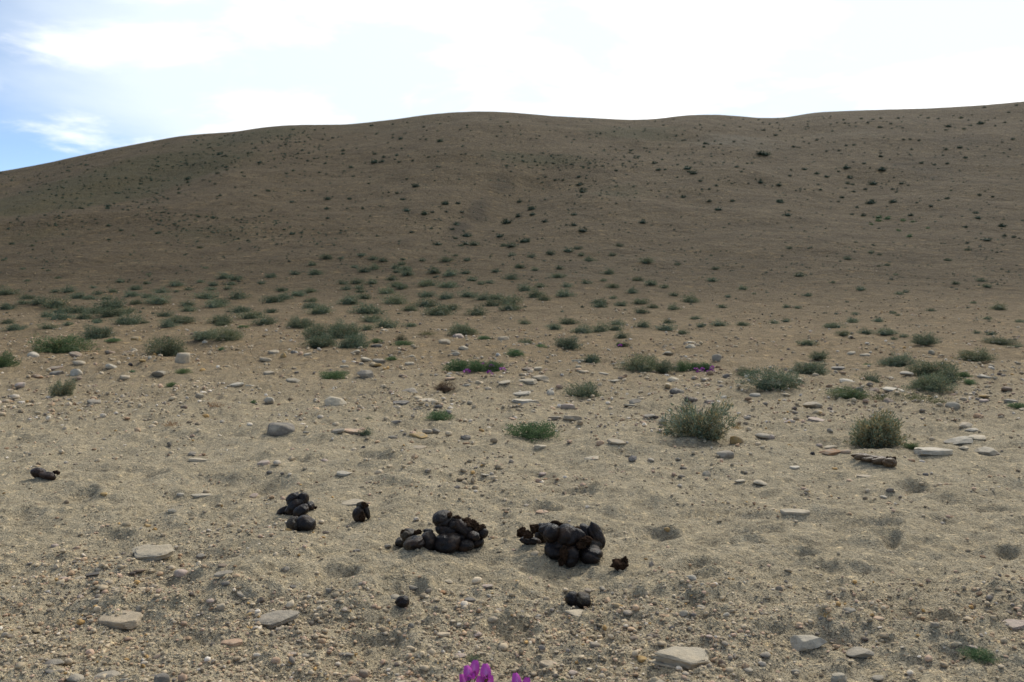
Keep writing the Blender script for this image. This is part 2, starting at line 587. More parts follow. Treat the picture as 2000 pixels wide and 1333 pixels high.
def mat_dung(name, sandy, a=(.0095, .0072, .0070), b_=(.0155, .0112, .0098), c_=(.055, .031, .018)):
    m, n, l, b = newmat(name)
    geo = N(n, 'ShaderNodeNewGeometry')
    P = geo.outputs['Position']
    t = N(n, 'ShaderNodeTexNoise', inp={'Scale': 38.0, 'Detail': 7.0, 'Roughness': .65})
    l.new(P, t.inputs['Vector'])
    r = ramp(n, [(.3, a), (.50, b_), (.66, c_)])
    l.new(t.outputs[0], r.inputs[0])
    c = r.outputs[0]
    # grains of sand stuck to the skin
    v = N(n, 'ShaderNodeTexVoronoi', inp={'Scale': 420.0})
    l.new(P, v.inputs['Vector'])
    ds = N(n, 'ShaderNodeMapRange', inp={'From Min': .22, 'From Max': .34, 'To Min': 1.0, 'To Max': 0.0})
    l.new(v.outputs['Distance'], ds.inputs['Value'])
    t2 = N(n, 'ShaderNodeTexNoise', inp={'Scale': 24.0, 'Detail': 5.0, 'Roughness': .7})
    l.new(P, t2.inputs['Vector'])
    lo = .50 - .16 * sandy
    pm = N(n, 'ShaderNodeMapRange', interpolation_type='SMOOTHSTEP', inp={'From Min': lo + .12, 'From Max': lo + .26, 'To Min': 0.0, 'To Max': .9})
    l.new(t2.outputs[0], pm.inputs['Value'])
    c = mixc(n, l, math_n(n, l, 'MULTIPLY', ds.outputs[0], pm.outputs[0]), c, (.24, .195, .125))
    c = mixc(n, l, math_n(n, l, 'MULTIPLY', pm.outputs[0], .12 + .3 * sandy), c, (.10, .075, .042))
    l.new(c, b.inputs['Base Color'])
    rr = N(n, 'ShaderNodeMapRange', inp={'From Min': .3, 'From Max': .7, 'To Min': .20, 'To Max': .44})
    l.new(t.outputs[0], rr.inputs['Value'])
    l.new(math_n(n, l, 'ADD', rr.outputs[0], math_n(n, l, 'MULTIPLY', pm.outputs[0], .3), clamp=True), b.inputs['Roughness'])
    b.inputs['Specular IOR Level'].default_value = .20
    t3 = N(n, 'ShaderNodeTexNoise', inp={'Scale': 170.0, 'Detail': 6.0, 'Roughness': .7})
    l.new(P, t3.inputs['Vector'])
    bp = N(n, 'ShaderNodeBump', inp={'Strength': .7, 'Distance': .004})
    l.new(t3.outputs[0], bp.inputs['Height'])
    l.new(bp.outputs[0], b.inputs['Normal'])
    return m


M_GROUND = mat_ground()
M_STONE = mat_stone()
M_GRAVEL = mat_attr('gravel', .85, .25, False, 160.0, .003)
M_LEAF = mat_attr('foliage', .75, .2, True, None, None, .28)
M_TWIG = mat_attr('twig', .9, .1, True)
M_PETAL = mat_attr('petal', .6, .2, True, None, None, .25)
M_DUNG = mat_dung('dung', 0.0)
M_DUNG_SANDY = mat_dung('sandy_dung', 1.0)
M_DUNG_BROWN = mat_dung('brown_dung', .2, (.018, .010, .009), (.032, .018, .014), (.062, .036, .023))
M_DUNG_DRY = mat_dung('dried_dung', 1.0, (.06, .036, .020), (.11, .068, .036), (.19, .125, .066))
M_FIBRE = mat_attr('fibre', .95, .05, True, 220.0, .003)


# ------------------------------------------------------------------ terrain sheet
# photo x, y, half width, half height, strength
COVER = [(120, 385, 230, 40, 1.0), (330, 340, 180, 30, .8), (480, 263, 170, 12, .9), (800, 245, 120, 14, .5), (1240, 255, 130, 16, .9), (1080, 312, 120, 10, .8), (1210, 375, 110, 18, .6),
         (400, 455, 190, 22, .6), (940, 300, 120, 18, .4), (1600, 300, 120, 20, .35), (60, 470, 120, 30, .4)]
PALE = [(1430, 275, 110, 14, .9), (1650, 262, 120, 14, .6), (1800, 300, 90, 12, .4), (1100, 520, 170, 40, .5), (1350, 500, 200, 50, .4)]
DARK = [(985, 365, 34, 34, .7), (935, 410, 30, 30, .8), (890, 455, 28, 24, .8), (1780, 330, 80, 30, .6), (300, 345, 120, 12, .5), (1900, 280, 120, 40, .6), (470, 272, 90, 5, .6)]


def build_ground():
    ud = np.linspace(-.74, .74, 740)
    uo = .74 + np.cumsum(np.geomspace(.004, .35, 34))
    u = np.concatenate([-uo[::-1], ud, uo])
    rows = list(np.linspace(-6, .85, 26))
    y = .9
    while y < 7.5:
        rows.append(y)
        y += max(y * y / 450.0, .0045)
    while y < 112:
        rows.append(y)
        y *= 1.0165
    while y < 2300:
        rows.append(y)
        y *= 1.16
    yy = np.array(rows)
    Yg, Ug = np.meshgrid(yy, u, indexing='ij')
    Xg = Ug * (np.maximum(Yg, -4) * .985 + 5.0 * (Yg < 0) * 0 + .9 + np.maximum(0, -Yg) * 1.6)
    x, y = Xg.ravel(), Yg.ravel()
    z = height(x, y)
    nr, nc = Yg.shape
    idx = np.arange(nr * nc).reshape(nr, nc)
    f = np.stack([idx[:-1, :-1], idx[:-1, 1:], idx[1:, 1:], idx[1:, :-1]], -1).reshape(-1, 4)
    me = mesh_np('ground', np.stack([x, y, z], 1), f, M_GROUND)
    cov = np.zeros((len(x), 4), dtype=np.float32)
    cov[:, 3] = 1
    sel = (y > 14) & (y < 125)
    for ch, lst in enumerate((COVER, PALE, DARK)):
        for (px, py, rx, ry, amt) in lst:
            X, Y = hit(px, py)
            a = rx * Y / FPX
            b = abs(hit(px, py + ry)[1] - hit(px, py - ry)[1]) * .5 + 1.0
            cov[sel, ch] += amt * np.exp(-((x[sel] - X) / a) ** 2 - ((y[sel] - Y) / b) ** 2)
    at = me.attributes.new('cover', 'FLOAT_COLOR', 'POINT')
    at.data.foreach_set('color', np.clip(cov, 0, 1).ravel())
    o = link('ground', me)
    tag(o, 'sandy stony ground rising into a bare brown hillside', kind='structure')


build_ground()

# ------------------------------------------------------------------ stones
PAL = {
    'pale grey': (.40, .345, .26), 'white': (.47, .405, .305), 'cream': (.46, .375, .255), 'tan': (.42, .33, .22), 'sandy': (.38, .32, .23), 'peach': (.50, .33, .21), 'pink': (.45, .34, .265),
    'grey': (.295, .248, .185), 'dark grey': (.140, .119, .096), 'slate': (.175, .152, .126), 'brown': (.22, .155, .105), 'rust': (.28, .155, .075), 'ochre': (.40, .26, .10),
    'black': (.028, .024, .026), 'dark brown': (.095, .065, .045)}


def stone_mesh(name, kind, seed, level=3):
    v, f = ico(level)
    p = v.copy()
    rs = np.random.default_rng(seed)

    def cut(p, n, lo, hi, zk=1.0, soft=1.0):
        for _ in range(n):
            d = rs.normal(size=3)
            d[2] *= zk
            d /= np.linalg.norm(d)
            s_ = p @ d - rs.uniform(lo, hi)
            p = p - np.outer(np.maximum(s_, 0) * soft, d)
        return p

    if kind == 'block':
        e = 7.0
        p = p / ((np.abs(p) ** e).sum(1) ** (1 / e))[:, None]
        p = p @ np.array([[1, .16, 0], [-.14, 1, .10], [.05, .07, 1]])
        p = cut(p, 5, .95, 1.2)
        p = p * (1 + .10 * vn3(p * 1.3 + seed, seed) + .05 * vn3(p * 4 + seed, seed + 1))[:, None]
    elif kind in ('slab', 'flat'):
        rad = np.sqrt(p[:, 0] ** 2 + p[:, 1] ** 2)
        th = np.arctan2(p[:, 1], p[:, 0])
        zz = np.sign(p[:, 2]) * np.abs(p[:, 2]) ** .4
        rr = rad ** .5
        k = 1 + .14 * np.sin(2 * th + rs.uniform(0, 6)) + .10 * np.sin(3 * th + rs.uniform(0, 6))
        p = np.stack([rr * np.cos(th) * k, rr * np.sin(th) * k, zz], 1)
        p = cut(p, 7 if kind == 'slab' else 4, .62, .95, .05)          # broken, straight sides
        p[:, 2] += .32 * vn3(p * np.array([1.4, 1.4, .3]) + seed, seed) + .16 * vn3(p * np.array([4, 4, 1.]) + seed, seed + 4)
        p[:, 2] += .16 * p[:, 0] * rs.uniform(-1, 1)
        if kind == 'slab':      # layers
            st = np.floor(p[:, 2] * 2.6 + .8 * vn3(p * 1.5 + seed, seed + 6)) / 2.6
            p[:, :2] *= (1 + .10 * np.sin(st * 9 + seed))[:, None]
        p[:, :2] *= (1 + .09 * vn3(p * 3.1 + seed, seed + 2))[:, None]
    else:
        k = 1 + .42 * vn3(p * 1.1 + seed * 1.7, seed) + .14 * vn3(p * 2.6 + seed, seed + 1)
        p = p * k[:, None]
        p = cut(p, 12 if kind == 'angular' else 5, .50 if kind == 'angular' else .62, .82, 1.0, 1.0 if kind == 'angular' else .8)
    p = p + (.05 * vn3(p * 5 + seed, seed + 7) + .03 * vn3(p * 11 + seed, seed + 8))[:, None] * v
    lo_, hi_ = p.min(0), p.max(0)
    p = (p - (lo_ + hi_) / 2) / (hi_ - lo_)
    return mesh_np(name, p, f, M_STONE)


KINDS = ('round', 'flat', 'block', 'angular', 'slab')
STONE_LIB = {k: [stone_mesh('stone_' + k, k, 10 * i + j, 3) for j in range(8)] for i, k in enumerate(KINDS)}

# px x, base y, width, height, colour, kind
STONES = [
 (64,698,22,13,'white','round'),(148,697,26,14,'brown','angular'),(150,732,24,18,'white','angular'),(112,733,27,9,'slate','flat'),(107,723,32,7,'brown','flat'),
 (73,739,22,10,'rust','round'),(40,760,22,13,'pink','round'),(10,786,28,13,'rust','round'),(151,743,20,9,'brown','round'),(154,714,24,10,'tan','round'),
 (217,721,22,12,'white','angular'),(255,714,9,7,'black','round'),(357,711,28,26,'tan','block'),(337,694,18,5,'cream','flat'),(310,735,30,14,'grey','angular'),
 (266,666,21,13,'ochre','angular'),(260,686,16,8,'cream','round'),(245,687,20,6,'brown','flat'),(215,691,20,10,'brown','angular'),(401,673,12,8,'white','round'),
 (292,702,8,8,'white','angular'),(463,757,26,7,'white','flat'),(488,757,18,5,'white','flat'),(360,799,14,9,'brown','round'),(331,873,9,10,'black','round'),
 (393,904,42,11,'cream','flat'),(375,890,16,8,'grey','round'),(278,708,13,6,'ochre','round'),(245,741,22,8,'tan','flat'),(184,792,28,9,'grey','flat'),
 (526,791,20,17,'white','angular'),(655,792,44,23,'cream','round'),(549,851,54,27,'dark grey','block'),(685,848,66,15,'peach','slab'),(660,849,26,9,'grey','flat'),
 (715,739,35,20,'grey','angular'),(800,767,33,12,'grey','angular'),(832,783,38,5,'cream','flat'),(783,790,34,5,'slate','slab'),(918,790,11,7,'cream','round'),
 (857,797,17,8,'dark grey','round'),(673,931,30,11,'white','flat'),(694,691,20,10,'cream','angular'),(710,688,11,7,'rust','round'),(574,690,14,8,'slate','round'),
 (602,695,17,7,'cream','flat'),(553,698,12,11,'ochre','round'),(534,692,25,8,'tan','flat'),(520,707,19,7,'tan','flat'),(572,748,28,11,'sandy','angular'),
 (527,731,24,10,'tan','flat'),(715,707,24,11,'cream','angular'),(741,710,27,8,'grey','flat'),(734,717,22,6,'ochre','flat'),(673,718,17,7,'cream','flat'),
 (800,712,20,7,'cream','flat'),(804,697,15,6,'cream','round'),(788,687,13,6,'rust','round'),(735,676,23,8,'slate','flat'),(751,647,14,7,'cream','round'),
 (895,660,21,12,'pink','angular'),(868,672,24,11,'tan','angular'),(906,682,17,9,'cream','round'),(890,686,21,6,'tan','flat'),(888,696,22,9,'sandy','round'),
 (984,664,23,10,'tan','flat'),(787,738,17,8,'brown','angular'),(879,740,21,5,'peach','flat'),(911,755,17,5,'white','flat'),(817,857,36,14,'ochre','angular'),
 (835,846,22,9,'tan','flat'),(850,847,15,12,'slate','angular'),(909,859,21,12,'slate','angular'),(817,877,31,6,'tan','flat'),(774,828,21,7,'slate','flat'),
 (768,858,19,10,'grey','angular'),(515,909,24,11,'pink','flat'),(526,927,12,8,'dark grey','round'),(551,928,8,5,'dark grey','round'),(710,876,8,6,'black','round'),
 (634,902,15,7,'pink','round'),(597,848,12,6,'dark grey','round'),(950,932,19,5,'white','flat'),(985,752,24,5,'cream','flat'),
 (1130,707,29,7,'cream','flat'),(1130,718,13,6,'cream','round'),(1054,744,37,14,'tan','angular'),(1030,725,25,9,'brown','angular'),(1050,723,19,7,'cream','flat'),
 (1030,752,38,10,'cream','slab'),(1020,773,34,8,'white','slab'),(1027,788,52,11,'white','slab'),(1075,771,15,12,'white','angular'),(1110,799,28,12,'pink','slab'),
 (1083,821,33,9,'tan','slab'),(1119,824,37,12,'tan','slab'),(1179,733,21,6,'sandy','flat'),(1135,729,18,7,'tan','round'),(1214,743,15,9,'rust','round'),
 (1200,747,27,5,'sandy','flat'),(1315,745,23,12,'cream','round'),(1322,765,29,15,'dark grey','round'),(1305,758,11,8,'ochre','round'),(1241,788,25,12,'grey','angular'),
 (1232,794,29,7,'cream','flat'),(1350,787,26,12,'dark brown','flat'),(1386,787,21,9,'pink','slab'),(1418,738,15,10,'slate','round'),(1400,705,19,15,'grey','round'),
 (1305,694,23,9,'cream','angular'),(1348,681,22,12,'cream','angular'),(1350,669,17,6,'cream','flat'),(1268,818,25,10,'grey','angular'),(1295,826,17,12,'cream','round'),
 (1438,868,26,22,'ochre','angular'),(1463,816,10,7,'black','round'),(1416,894,32,17,'grey','block'),(1491,859,32,12,'sandy','round'),(1172,871,15,12,'peach','round'),
 (1204,869,38,8,'tan','flat'),(1155,899,30,8,'cream','slab'),(1055,878,24,10,'cream','flat'),(1060,931,15,7,'pink','flat'),(1380,930,17,14,'cream','angular'),
 (1335,918,15,8,'dark brown','round'),(1325,901,13,9,'grey','angular'),(1445,944,21,7,'cream','flat'),(1474,777,23,9,'white','round'),(1560,745,16,6,'cream','flat'),
 (1586,798,39,16,'tan','round'),(1599,812,23,14,'ochre','round'),(1597,824,39,9,'pink','slab'),(1542,826,23,11,'pink','round'),(1621,844,14,9,'slate','round'),
 (1657,746,36,11,'white','round'),(1771,735,26,9,'white','round'),(1680,765,21,14,'dark grey','angular'),(1708,763,27,11,'brown','angular'),(1743,764,45,5,'white','flat'),
 (1736,787,23,14,'brown','angular'),(1859,799,27,16,'sandy','round'),(1923,740,24,11,'white','angular'),(1966,766,20,10,'brown','round'),(1923,780,20,7,'ochre','round'),
 (1920,788,18,7,'pink','flat'),(1974,787,23,9,'grey','flat'),(1885,835,29,13,'tan','angular'),(1897,845,25,10,'white','angular'),(1905,860,41,11,'cream','slab'),
 (1822,890,72,23,'white','flat'),(1872,870,50,16,'white','angular'),(1882,880,20,9,'cream','angular'),(1930,890,50,20,'sandy','angular'),(1504,858,18,13,'pink','round'),
 (1620,889,43,14,'rust','angular'),(1600,874,15,9,'pink','round'),(1621,878,28,10,'cream','round'),(1652,886,21,10,'peach','round'),(1688,932,37,8,'tan','flat'),
 (1552,918,20,7,'white','flat'),(1587,889,9,8,'black','round'),(1780,901,15,8,'rust','round'),(1819,693,13,9,'cream','round'),(1637,722,25,6,'slate','flat'),
 (1662,694,18,9,'cream','round'),(1690,696,20,7,'tan','flat'),(1300,1096,84,30,'cream','slab'),
 (238,1233,78,36,'tan','block'),(245,1199,27,11,'rust','angular'),(272,1196,11,19,'white','slab'),(453,1263,42,15,'peach','flat'),(105,1298,44,16,'slate','flat'),
 (118,1314,20,14,'tan','round'),(97,1316,19,11,'slate','round'),(210,1328,47,27,'grey','angular'),(148,1334,32,22,'grey','round'),(243,1331,19,13,'white','angular'),
 (317,1342,33,36,'slate','flat'),(312,1287,27,17,'brown','round'),(353,1127,27,18,'pink','round'),(271,1122,31,9,'brown','flat'),(181,1126,29,10,'dark grey','angular'),
 (394,1092,21,10,'slate','flat'),(440,1147,19,11,'slate','round'),(411,1181,16,12,'pink','round'),(93,1158,16,11,'slate','round'),(155,1134,23,11,'cream','round'),
 (122,1134,15,9,'pink','flat'),(192,1116,13,9,'cream','round'),(157,1169,13,11,'pink','round'),(70,1237,16,11,'ochre','round'),(125,1247,21,14,'dark grey','angular'),
 (35,1263,21,8,'sandy','flat'),(432,1193,17,14,'tan','block'),(487,1204,19,13,'ochre','round'),(470,1169,19,16,'grey','angular'),(437,1126,35,12,'grey','flat'),
 (435,1109,19,10,'brown','angular'),(107,1069,14,9,'pink','round'),(150,1073,14,9,'peach','round'),(495,973,19,12,'pink','angular'),(392,971,44,10,'sandy','flat'),
 (353,970,15,9,'white','round'),(203,970,14,8,'ochre','round'),(471,1296,22,12,'cream','round'),(298,1097,84,30,'cream','slab'),
 (538,1229,88,36,'grey','slab'),(688,988,44,13,'cream','flat'),(771,1171,21,14,'sandy','round'),(807,1154,23,14,'grey','angular'),(557,1119,18,14,'grey','angular'),
 (622,1179,16,11,'tan','round'),(677,1283,30,9,'slate','flat'),(596,1287,19,14,'grey','round'),(570,1283,22,10,'pink','flat'),(539,1299,19,17,'peach','round'),
 (693,1336,25,18,'peach','round'),(710,1324,21,23,'brown','block'),(867,1245,25,13,'tan','flat'),(863,1160,19,9,'rust','flat'),(876,1141,19,12,'cream','round'),
 (918,1178,23,12,'slate','flat'),(803,1227,14,14,'dark grey','round'),(785,1337,29,12,'cream','flat'),(900,1285,23,11,'pink','round'),(509,1179,17,16,'dark brown','angular'),
 (573,1149,16,8,'slate','flat'),(642,1159,12,13,'slate','slab'),(697,1078,15,8,'slate','flat'),(757,1073,15,12,'grey','angular'),(636,1042,16,9,'dark brown','angular'),
 (1131,1206,58,19,'cream','slab'),(961,1218,25,16,'tan','round'),(951,1151,23,10,'pink','flat'),(1178,1155,15,14,'grey','angular'),(1206,1187,16,11,'ochre','round'),
 (1336,1206,18,20,'cream','angular'),(1341,1212,15,9,'dark grey','round'),(1071,1303,39,21,'tan','round'),(1252,1295,23,16,'ochre','round'),(1338,1307,138,54,'cream','slab'),
 (1275,1246,27,12,'dark brown','angular'),(1238,1251,17,11,'brown','round'),(1284,1336,29,14,'cream','flat'),(1120,1321,19,12,'pink','round'),(1051,1328,15,10,'cream','round'),
 (1163,1266,21,14,'brown','round'),(931,1247,21,16,'pink','angular'),(1059,1004,25,8,'peach','flat'),(1304,1042,15,10,'ochre','round'),
 (1579,1274,70,50,'pale grey','angular'),(1676,1291,50,30,'grey','angular'),(1495,1288,29,17,'dark grey','angular'),(1982,1232,70,20,'pink','slab'),(1660,1198,23,14,'slate','angular'),
 (1715,1212,21,11,'peach','round'),(1605,1213,15,10,'slate','round'),(1553,1005,56,10,'cream','flat'),(1485,951,31,13,'cream','round'),(1725,974,14,9,'white','round'),
 (1900,1273,21,16,'pink','round'),(1870,1263,17,12,'cream','round'),(1419,1205,14,12,'white','round'),(1554,1317,17,15,'slate','round'),(1637,1330,34,26,'sandy','slab'),
 (1715,1332,28,16,'grey','round'),(1410,1305,18,20,'brown','round'),(1460,1315,22,16,'sandy','round'),(1347,1232,13,12,'cream','round'),(1385,1250,14,9,'pink','round'),
]
STONES = [s for s in STONES if not (s[0] == 1300 and s[1] == 1096)]

LAND = [('the big right-hand dung heap', 1095, 1065), ('the left dung heap', 865, 1040), ('the small dung cluster', 580, 990), ('the split dung piece', 706, 1003),
        ('the dark grey block stone', 549, 840), ('the bright green mat plant', 1040, 845), ('the tall spiky shrub', 1366, 840), ('the straw-tipped shrub at right', 1710, 850),
        ('the purple-flowered mat', 925, 722), ('the dead brown shrub', 868, 755), ('the round cream boulder', 655, 782), ('the long peach slab', 685, 843),
        ('the square tan block', 357, 700), ('the reddish dry tuft', 335, 835), ('the layered grey slab', 538, 1215), ('the cream slab at left', 298, 1085),
        ('the tan block with orange edge', 238, 1218), ('the large pale slab at bottom right', 1338, 1285), ('the big grey angular rock', 1579, 1250),
        ('the pale slabs at far right', 1860, 880), ('the pair of purple blooms', 1375, 728), ('the wide sage shrub at right', 1520, 755), ('the grassy patch at right', 1800, 770),
        ('the purple flowers at the bottom edge', 930, 1310), ('the small brown dung chunk', 1211, 1102), ('the dried dung strip', 1712, 898),
        ('the dung scrap at the left edge', 88, 925), ('the big grey-green shrub clump', 655, 660), ('the deep footprint', 1285, 1038), ('the pale sage shrub at left', 330, 680),
        ('the broad green shrub at far left', 115, 680), ('the small sage bush at left', 125, 760), ('the half-buried dung pellet', 1130, 1172)]


def relation(px, py, skip=3):
    best = None
    for nm, x, y in LAND:
        d = math.hypot(px - x, 1.7 * (py - y))
        if d > skip and (best is None or d < best[0]):
            best = (d, nm, px - x, py - y)
    d, nm, dx, dy = best
    if abs(dx) > 1.4 * abs(dy):
        w = 'left of' if dx < 0 else 'right of'
    else:
        w = 'beyond' if dy < 0 else 'in front of'
    q = 'just ' if d < 70 else ''
    return q + w + ' ' + nm


ORD = ['first', 'second', 'third', 'fourth', 'fifth', 'sixth', 'seventh', 'eighth', 'ninth', 'tenth', 'eleventh', 'twelfth']
NUMW = {2: 'two', 3: 'three', 4: 'four', 5: 'five', 6: 'six', 7: 'seven', 8: 'eight', 9: 'nine', 10: 'ten', 11: 'eleven', 12: 'twelve'}


def unique_labels(rows):
    """rows: list of (label, px, py, size) -> labels made single where two would read alike"""
    by = {}
    for i, r in enumerate(rows):
        by.setdefault(r[0], []).append(i)
    out = [r[0] for r in rows]
    for lab, ids in by.items():
        if len(ids) == 1:
            continue
        if len(ids) <= 12:
            ids.sort(key=lambda i: rows[i][1])
            for k, i in enumerate(ids):
                if len(ids) == 2:
                    out[i] = lab + (', left one of two' if k == 0 else ', right one of two')
                else:
                    out[i] = lab + ', %s from left of %s' % (ORD[k], NUMW[len(ids)])
    return out


KW = {'round': 'rounded', 'flat': 'flat', 'block': 'blocky', 'angular': 'angular', 'slab': 'slab-like'}
SPECIAL = {(357, 711): 'square-cut tan stone block standing in front of a pale sage shrub', (655, 792): 'smooth round cream boulder alone on the gravel beyond the grey block',
           (549, 851): 'dark grey squared stone block standing on the sand at left', (685, 848): 'long peach-tan flat slab with a small grey stone before it',
           (1338, 1307): 'largest pale cream slab lying in the gravel at bottom right', (1579, 1274): 'big pale grey angular rock half sunk in bottom right gravel',
           (1676, 1291): 'grey stone with dark wet-looking underside at bottom right', (538, 1229): 'grey layered slab with stepped edges in bottom left gravel',
           (298, 1097): 'cream weathered slab with wavy top in the left foreground', (238, 1233): 'sand-coated tan block with a bare orange edge at lower left',
           (1131, 1206): 'flat cream slab lying right before a half-buried dung pellet', (1822, 890): 'broad pinkish white slab with pitted top at far right'}
_sr = random.Random(3)
stone_rows = []
for s in STONES:
    px, py, w, h, c, k = s
    if (px, py) in SPECIAL:
        lab = SPECIAL[(px, py)]
    else:
        size = 'tiny' if w < 13 else 'small' if w < 22 else 'fist-sized' if w < 36 else 'large'
        noun = 'pebble' if w < 18 else 'stone'
        lab = '%s %s %s %s %s' % (size, c, KW[k], noun, relation(px, py))
    stone_rows.append((lab, px, py, w))
stone_labels = unique_labels(stone_rows)
STONE_POS = []
for s, lab in zip(STONES, stone_labels):
    px, py, w, h, c, k = s
    X, Y = hit(px, py, height if py > 690 else macro)
    sc_ = Y / FPX
    W, Hh = w * sc_, h * sc_
    t = (py - 570) / FPX
    D = min(W * (.85 if k != 'slab' else .72), Hh / max(t, .02) * .7)
    D = max(D, W * .35)
    ht = max(Hh - D * t * .9, .22 * Hh)
    ht = min(ht, W * 1.15) * 1.3          # part of it sits in the ground
    ht = max(ht, .14 * W)
    Yc = Y + D * .45
    Xc = X * Yc / Y
    big = w >= 34
    sd = int(px * 7 + py)
    me = stone_mesh('stone', k, sd % 997, 5 if w > 60 else 4) if big else _sr.choice(STONE_LIB[k])
    z = hz(Xc, Y + D * .3)
    base = PAL[c]
    jit = _sr.uniform(.88, 1.12)
    o = link('stone', me, None, (Xc, Yc, z + ht * .5 - ht * (.40 if (w > 45 and k != 'slab') else .38)), (_sr.uniform(.02, .16) if k in ('slab', 'flat') else _sr.uniform(-.1, .1), _sr.uniform(-.12, .12), _sr.uniform(-.25, .25) + (math.pi if _sr.random() < .5 else 0)),
             (W * (1.1 if k == 'slab' else 1.03), D, ht), tuple(v * jit for v in base))
    tag(o, lab, 'stone', 'loose stones on the ground')
    STONE_POS.append((Xc, Yc, W))

# ------------------------------------------------------------------ gravel
PAL_G = np.array([(.42, .36, .27), (.36, .31, .23), (.31, .26, .19), (.46, .40, .31), (.40, .30, .21), (.43, .32, .25), (.28, .25, .21), (.215, .195, .175), (.165, .155, .148),
                  (.50, .46, .40), (.30, .21, .14), (.40, .27, .12), (.56, .53, .49), (.13, .11, .10)])
PAL_P = np.array([.20, .19, .15, .10, .10, .08, .06, .03, .012, .03, .03, .018, .008, .006])
PAL_P = PAL_P / PAL_P.sum()
PAL_F = np.array([.17, .15, .13, .15, .09, .07, .05, .03, .01, .09, .04, .02, .05, .01])
PAL_F = PAL_F / PAL_F.sum()
SMOOTH = [(755, 1262, 90, 26), (395, 1258, 80, 22), (1560, 1318, 60, 16), (1820, 1180, 90, 22), (1340, 1020, 160, 60), (860, 1100, 200, 14), (330, 990, 120, 30), (1700, 1060, 240, 50)]
_sm = []
for (a, b, w, h) in SMOOTH:
    X, Y = hit(a, b)
    _sm.append((X, Y, w * Y / FPX, h * Y * Y / (CAMZ * FPX)))


def scatter(n, smin, smax, ymin, ymax, med, sig, seed):
    """pebbles: world positions and sizes; fewer and coarser ones farther off, as small ones cannot be seen there"""
    r = np.random.default_rng(seed)
    a, b = 1 / ymax, 1 / ymin
    Y = 1 / r.uniform(a, b, n)
    X = r.uniform(-.72, .72, n) * (Y + .7)
    sp = np.exp(r.normal(math.log(med), sig, n))
    S = np.clip(sp * np.maximum(Y, 1.25) / FPX, smin, smax)
    # patchy cover
    c = fbm(X * 1.3, Y * 1.5, 3, 71) * 1.1 + fbm(X * 5, Y * 6, 2, 73) * .7
    foot = 1 - sstep(1.72, 2.05, Y + fbm(X * 2, Y, 2, 75) * .35)
    track = sstep(1.8, 2.1, Y) * (1 - sstep(3.2, 4.4, Y))
    far = sstep(3.4, 4.6, Y)
    far = far * (1 - .92 * sstep(8, 23, Y))
    keep = np.clip(foot * (.82 + c) + track * (.07 + .42 * c) + far * (.38 + .8 * c), 0.04, 1)
    for (sx, sy, w, h) in _sm:
        q = ((X - sx) / w) ** 2 + ((Y - sy) / h) ** 2
        keep = keep * (1 - .93 * np.exp(-q * 1.2))
    ok = r.uniform(size=n) < keep
    return X[ok], Y[ok], S[ok]


def pebble_mesh(X, Y, S, level, seed):
    r = np.random.default_rng(seed)
    n = len(X)
    v, f = ico(level)
    nv = len(v)
    fl = r.uniform(.32, .8, n)
    wd = r.uniform(.55, 1.0, n)
    sc_ = np.stack([S * .5, S * .5 * wd, S * .5 * fl], 1)
    lump = 1 + r.uniform(-.26, .2, (n, nv)) * (1 if level == 1 else .75)
    p = v[None] * lump[..., None] * sc_[:, None, :]
    an = r.uniform(0, 2 * math.pi, n)
    ti = r.normal(0, .22, n)
    ca, sa, ct, st = np.cos(an), np.sin(an), np.cos(ti), np.sin(ti)
    x, y, z = p[..., 0], p[..., 1], p[..., 2]
    x, z = x * ct[:, None] - z * st[:, None], x * st[:, None] + z * ct[:, None]
    x, y = x * ca[:, None] - y * sa[:, None], x * sa[:, None] + y * ca[:, None]
    g = height(X, Y)
    z = z + (g + sc_[:, 2] * r.uniform(.15, .75, n))[:, None]
    P = np.stack([x + X[:, None], y + Y[:, None], z], -1).reshape(-1, 3)
    F = (f[None] + (np.arange(n) * nv)[:, None, None]).reshape(-1, 3)
    ci = np.where(r.uniform(size=n) < sstep(2.6, 4.2, Y), r.choice(len(PAL_G), n, p=PAL_F), r.choice(len(PAL_G), n, p=PAL_P))
    c = PAL_G[ci] * r.uniform(.75, 1.35, (n, 1))
    c = c * np.array([1.10, 1.0, .86])
    brown = (sstep(4, 18, Y) * .6)[:, None]
    c = c * (1 - brown) + c * np.array([.66, .55, .40]) * brown
    C = np.repeat(c, nv, 0)
    return P, F, C


X1, Y1, S1 = scatter(100000, .0022, .045, 1.05, 26.0, 5.0, .42, 5)
P, F, C = pebble_mesh(X1, Y1, S1, 1, 6)
g1 = link('gravel', mesh_np('gravel', P, F, M_GRAVEL, False, C))
tag(g1, 'fine gravel strewn over the sandy ground', 'gravel', None, 'stuff')
X2, Y2, S2 = scatter(15000, .006, .055, 1.05, 22.0, 9.0, .34, 15)
_near = (Y2 < 2.1) | (S2 * FPX / Y2 > 12)
P, F, C = pebble_mesh(X2[_near], Y2[_near], S2[_near], 2, 16)
Pb, Fb, Cb = pebble_mesh(X2[~_near], Y2[~_near], S2[~_near], 1, 17)
P, F, C = np.concatenate([P, Pb]), np.concatenate([F, Fb + len(P)]), np.concatenate([C, Cb])
g2 = link('coarse_gravel', mesh_np('coarse_gravel', P, F, M_GRAVEL, True, C))
tag(g2, 'coarser mixed pebbles lying among the gravel', 'gravel', None, 'stuff')

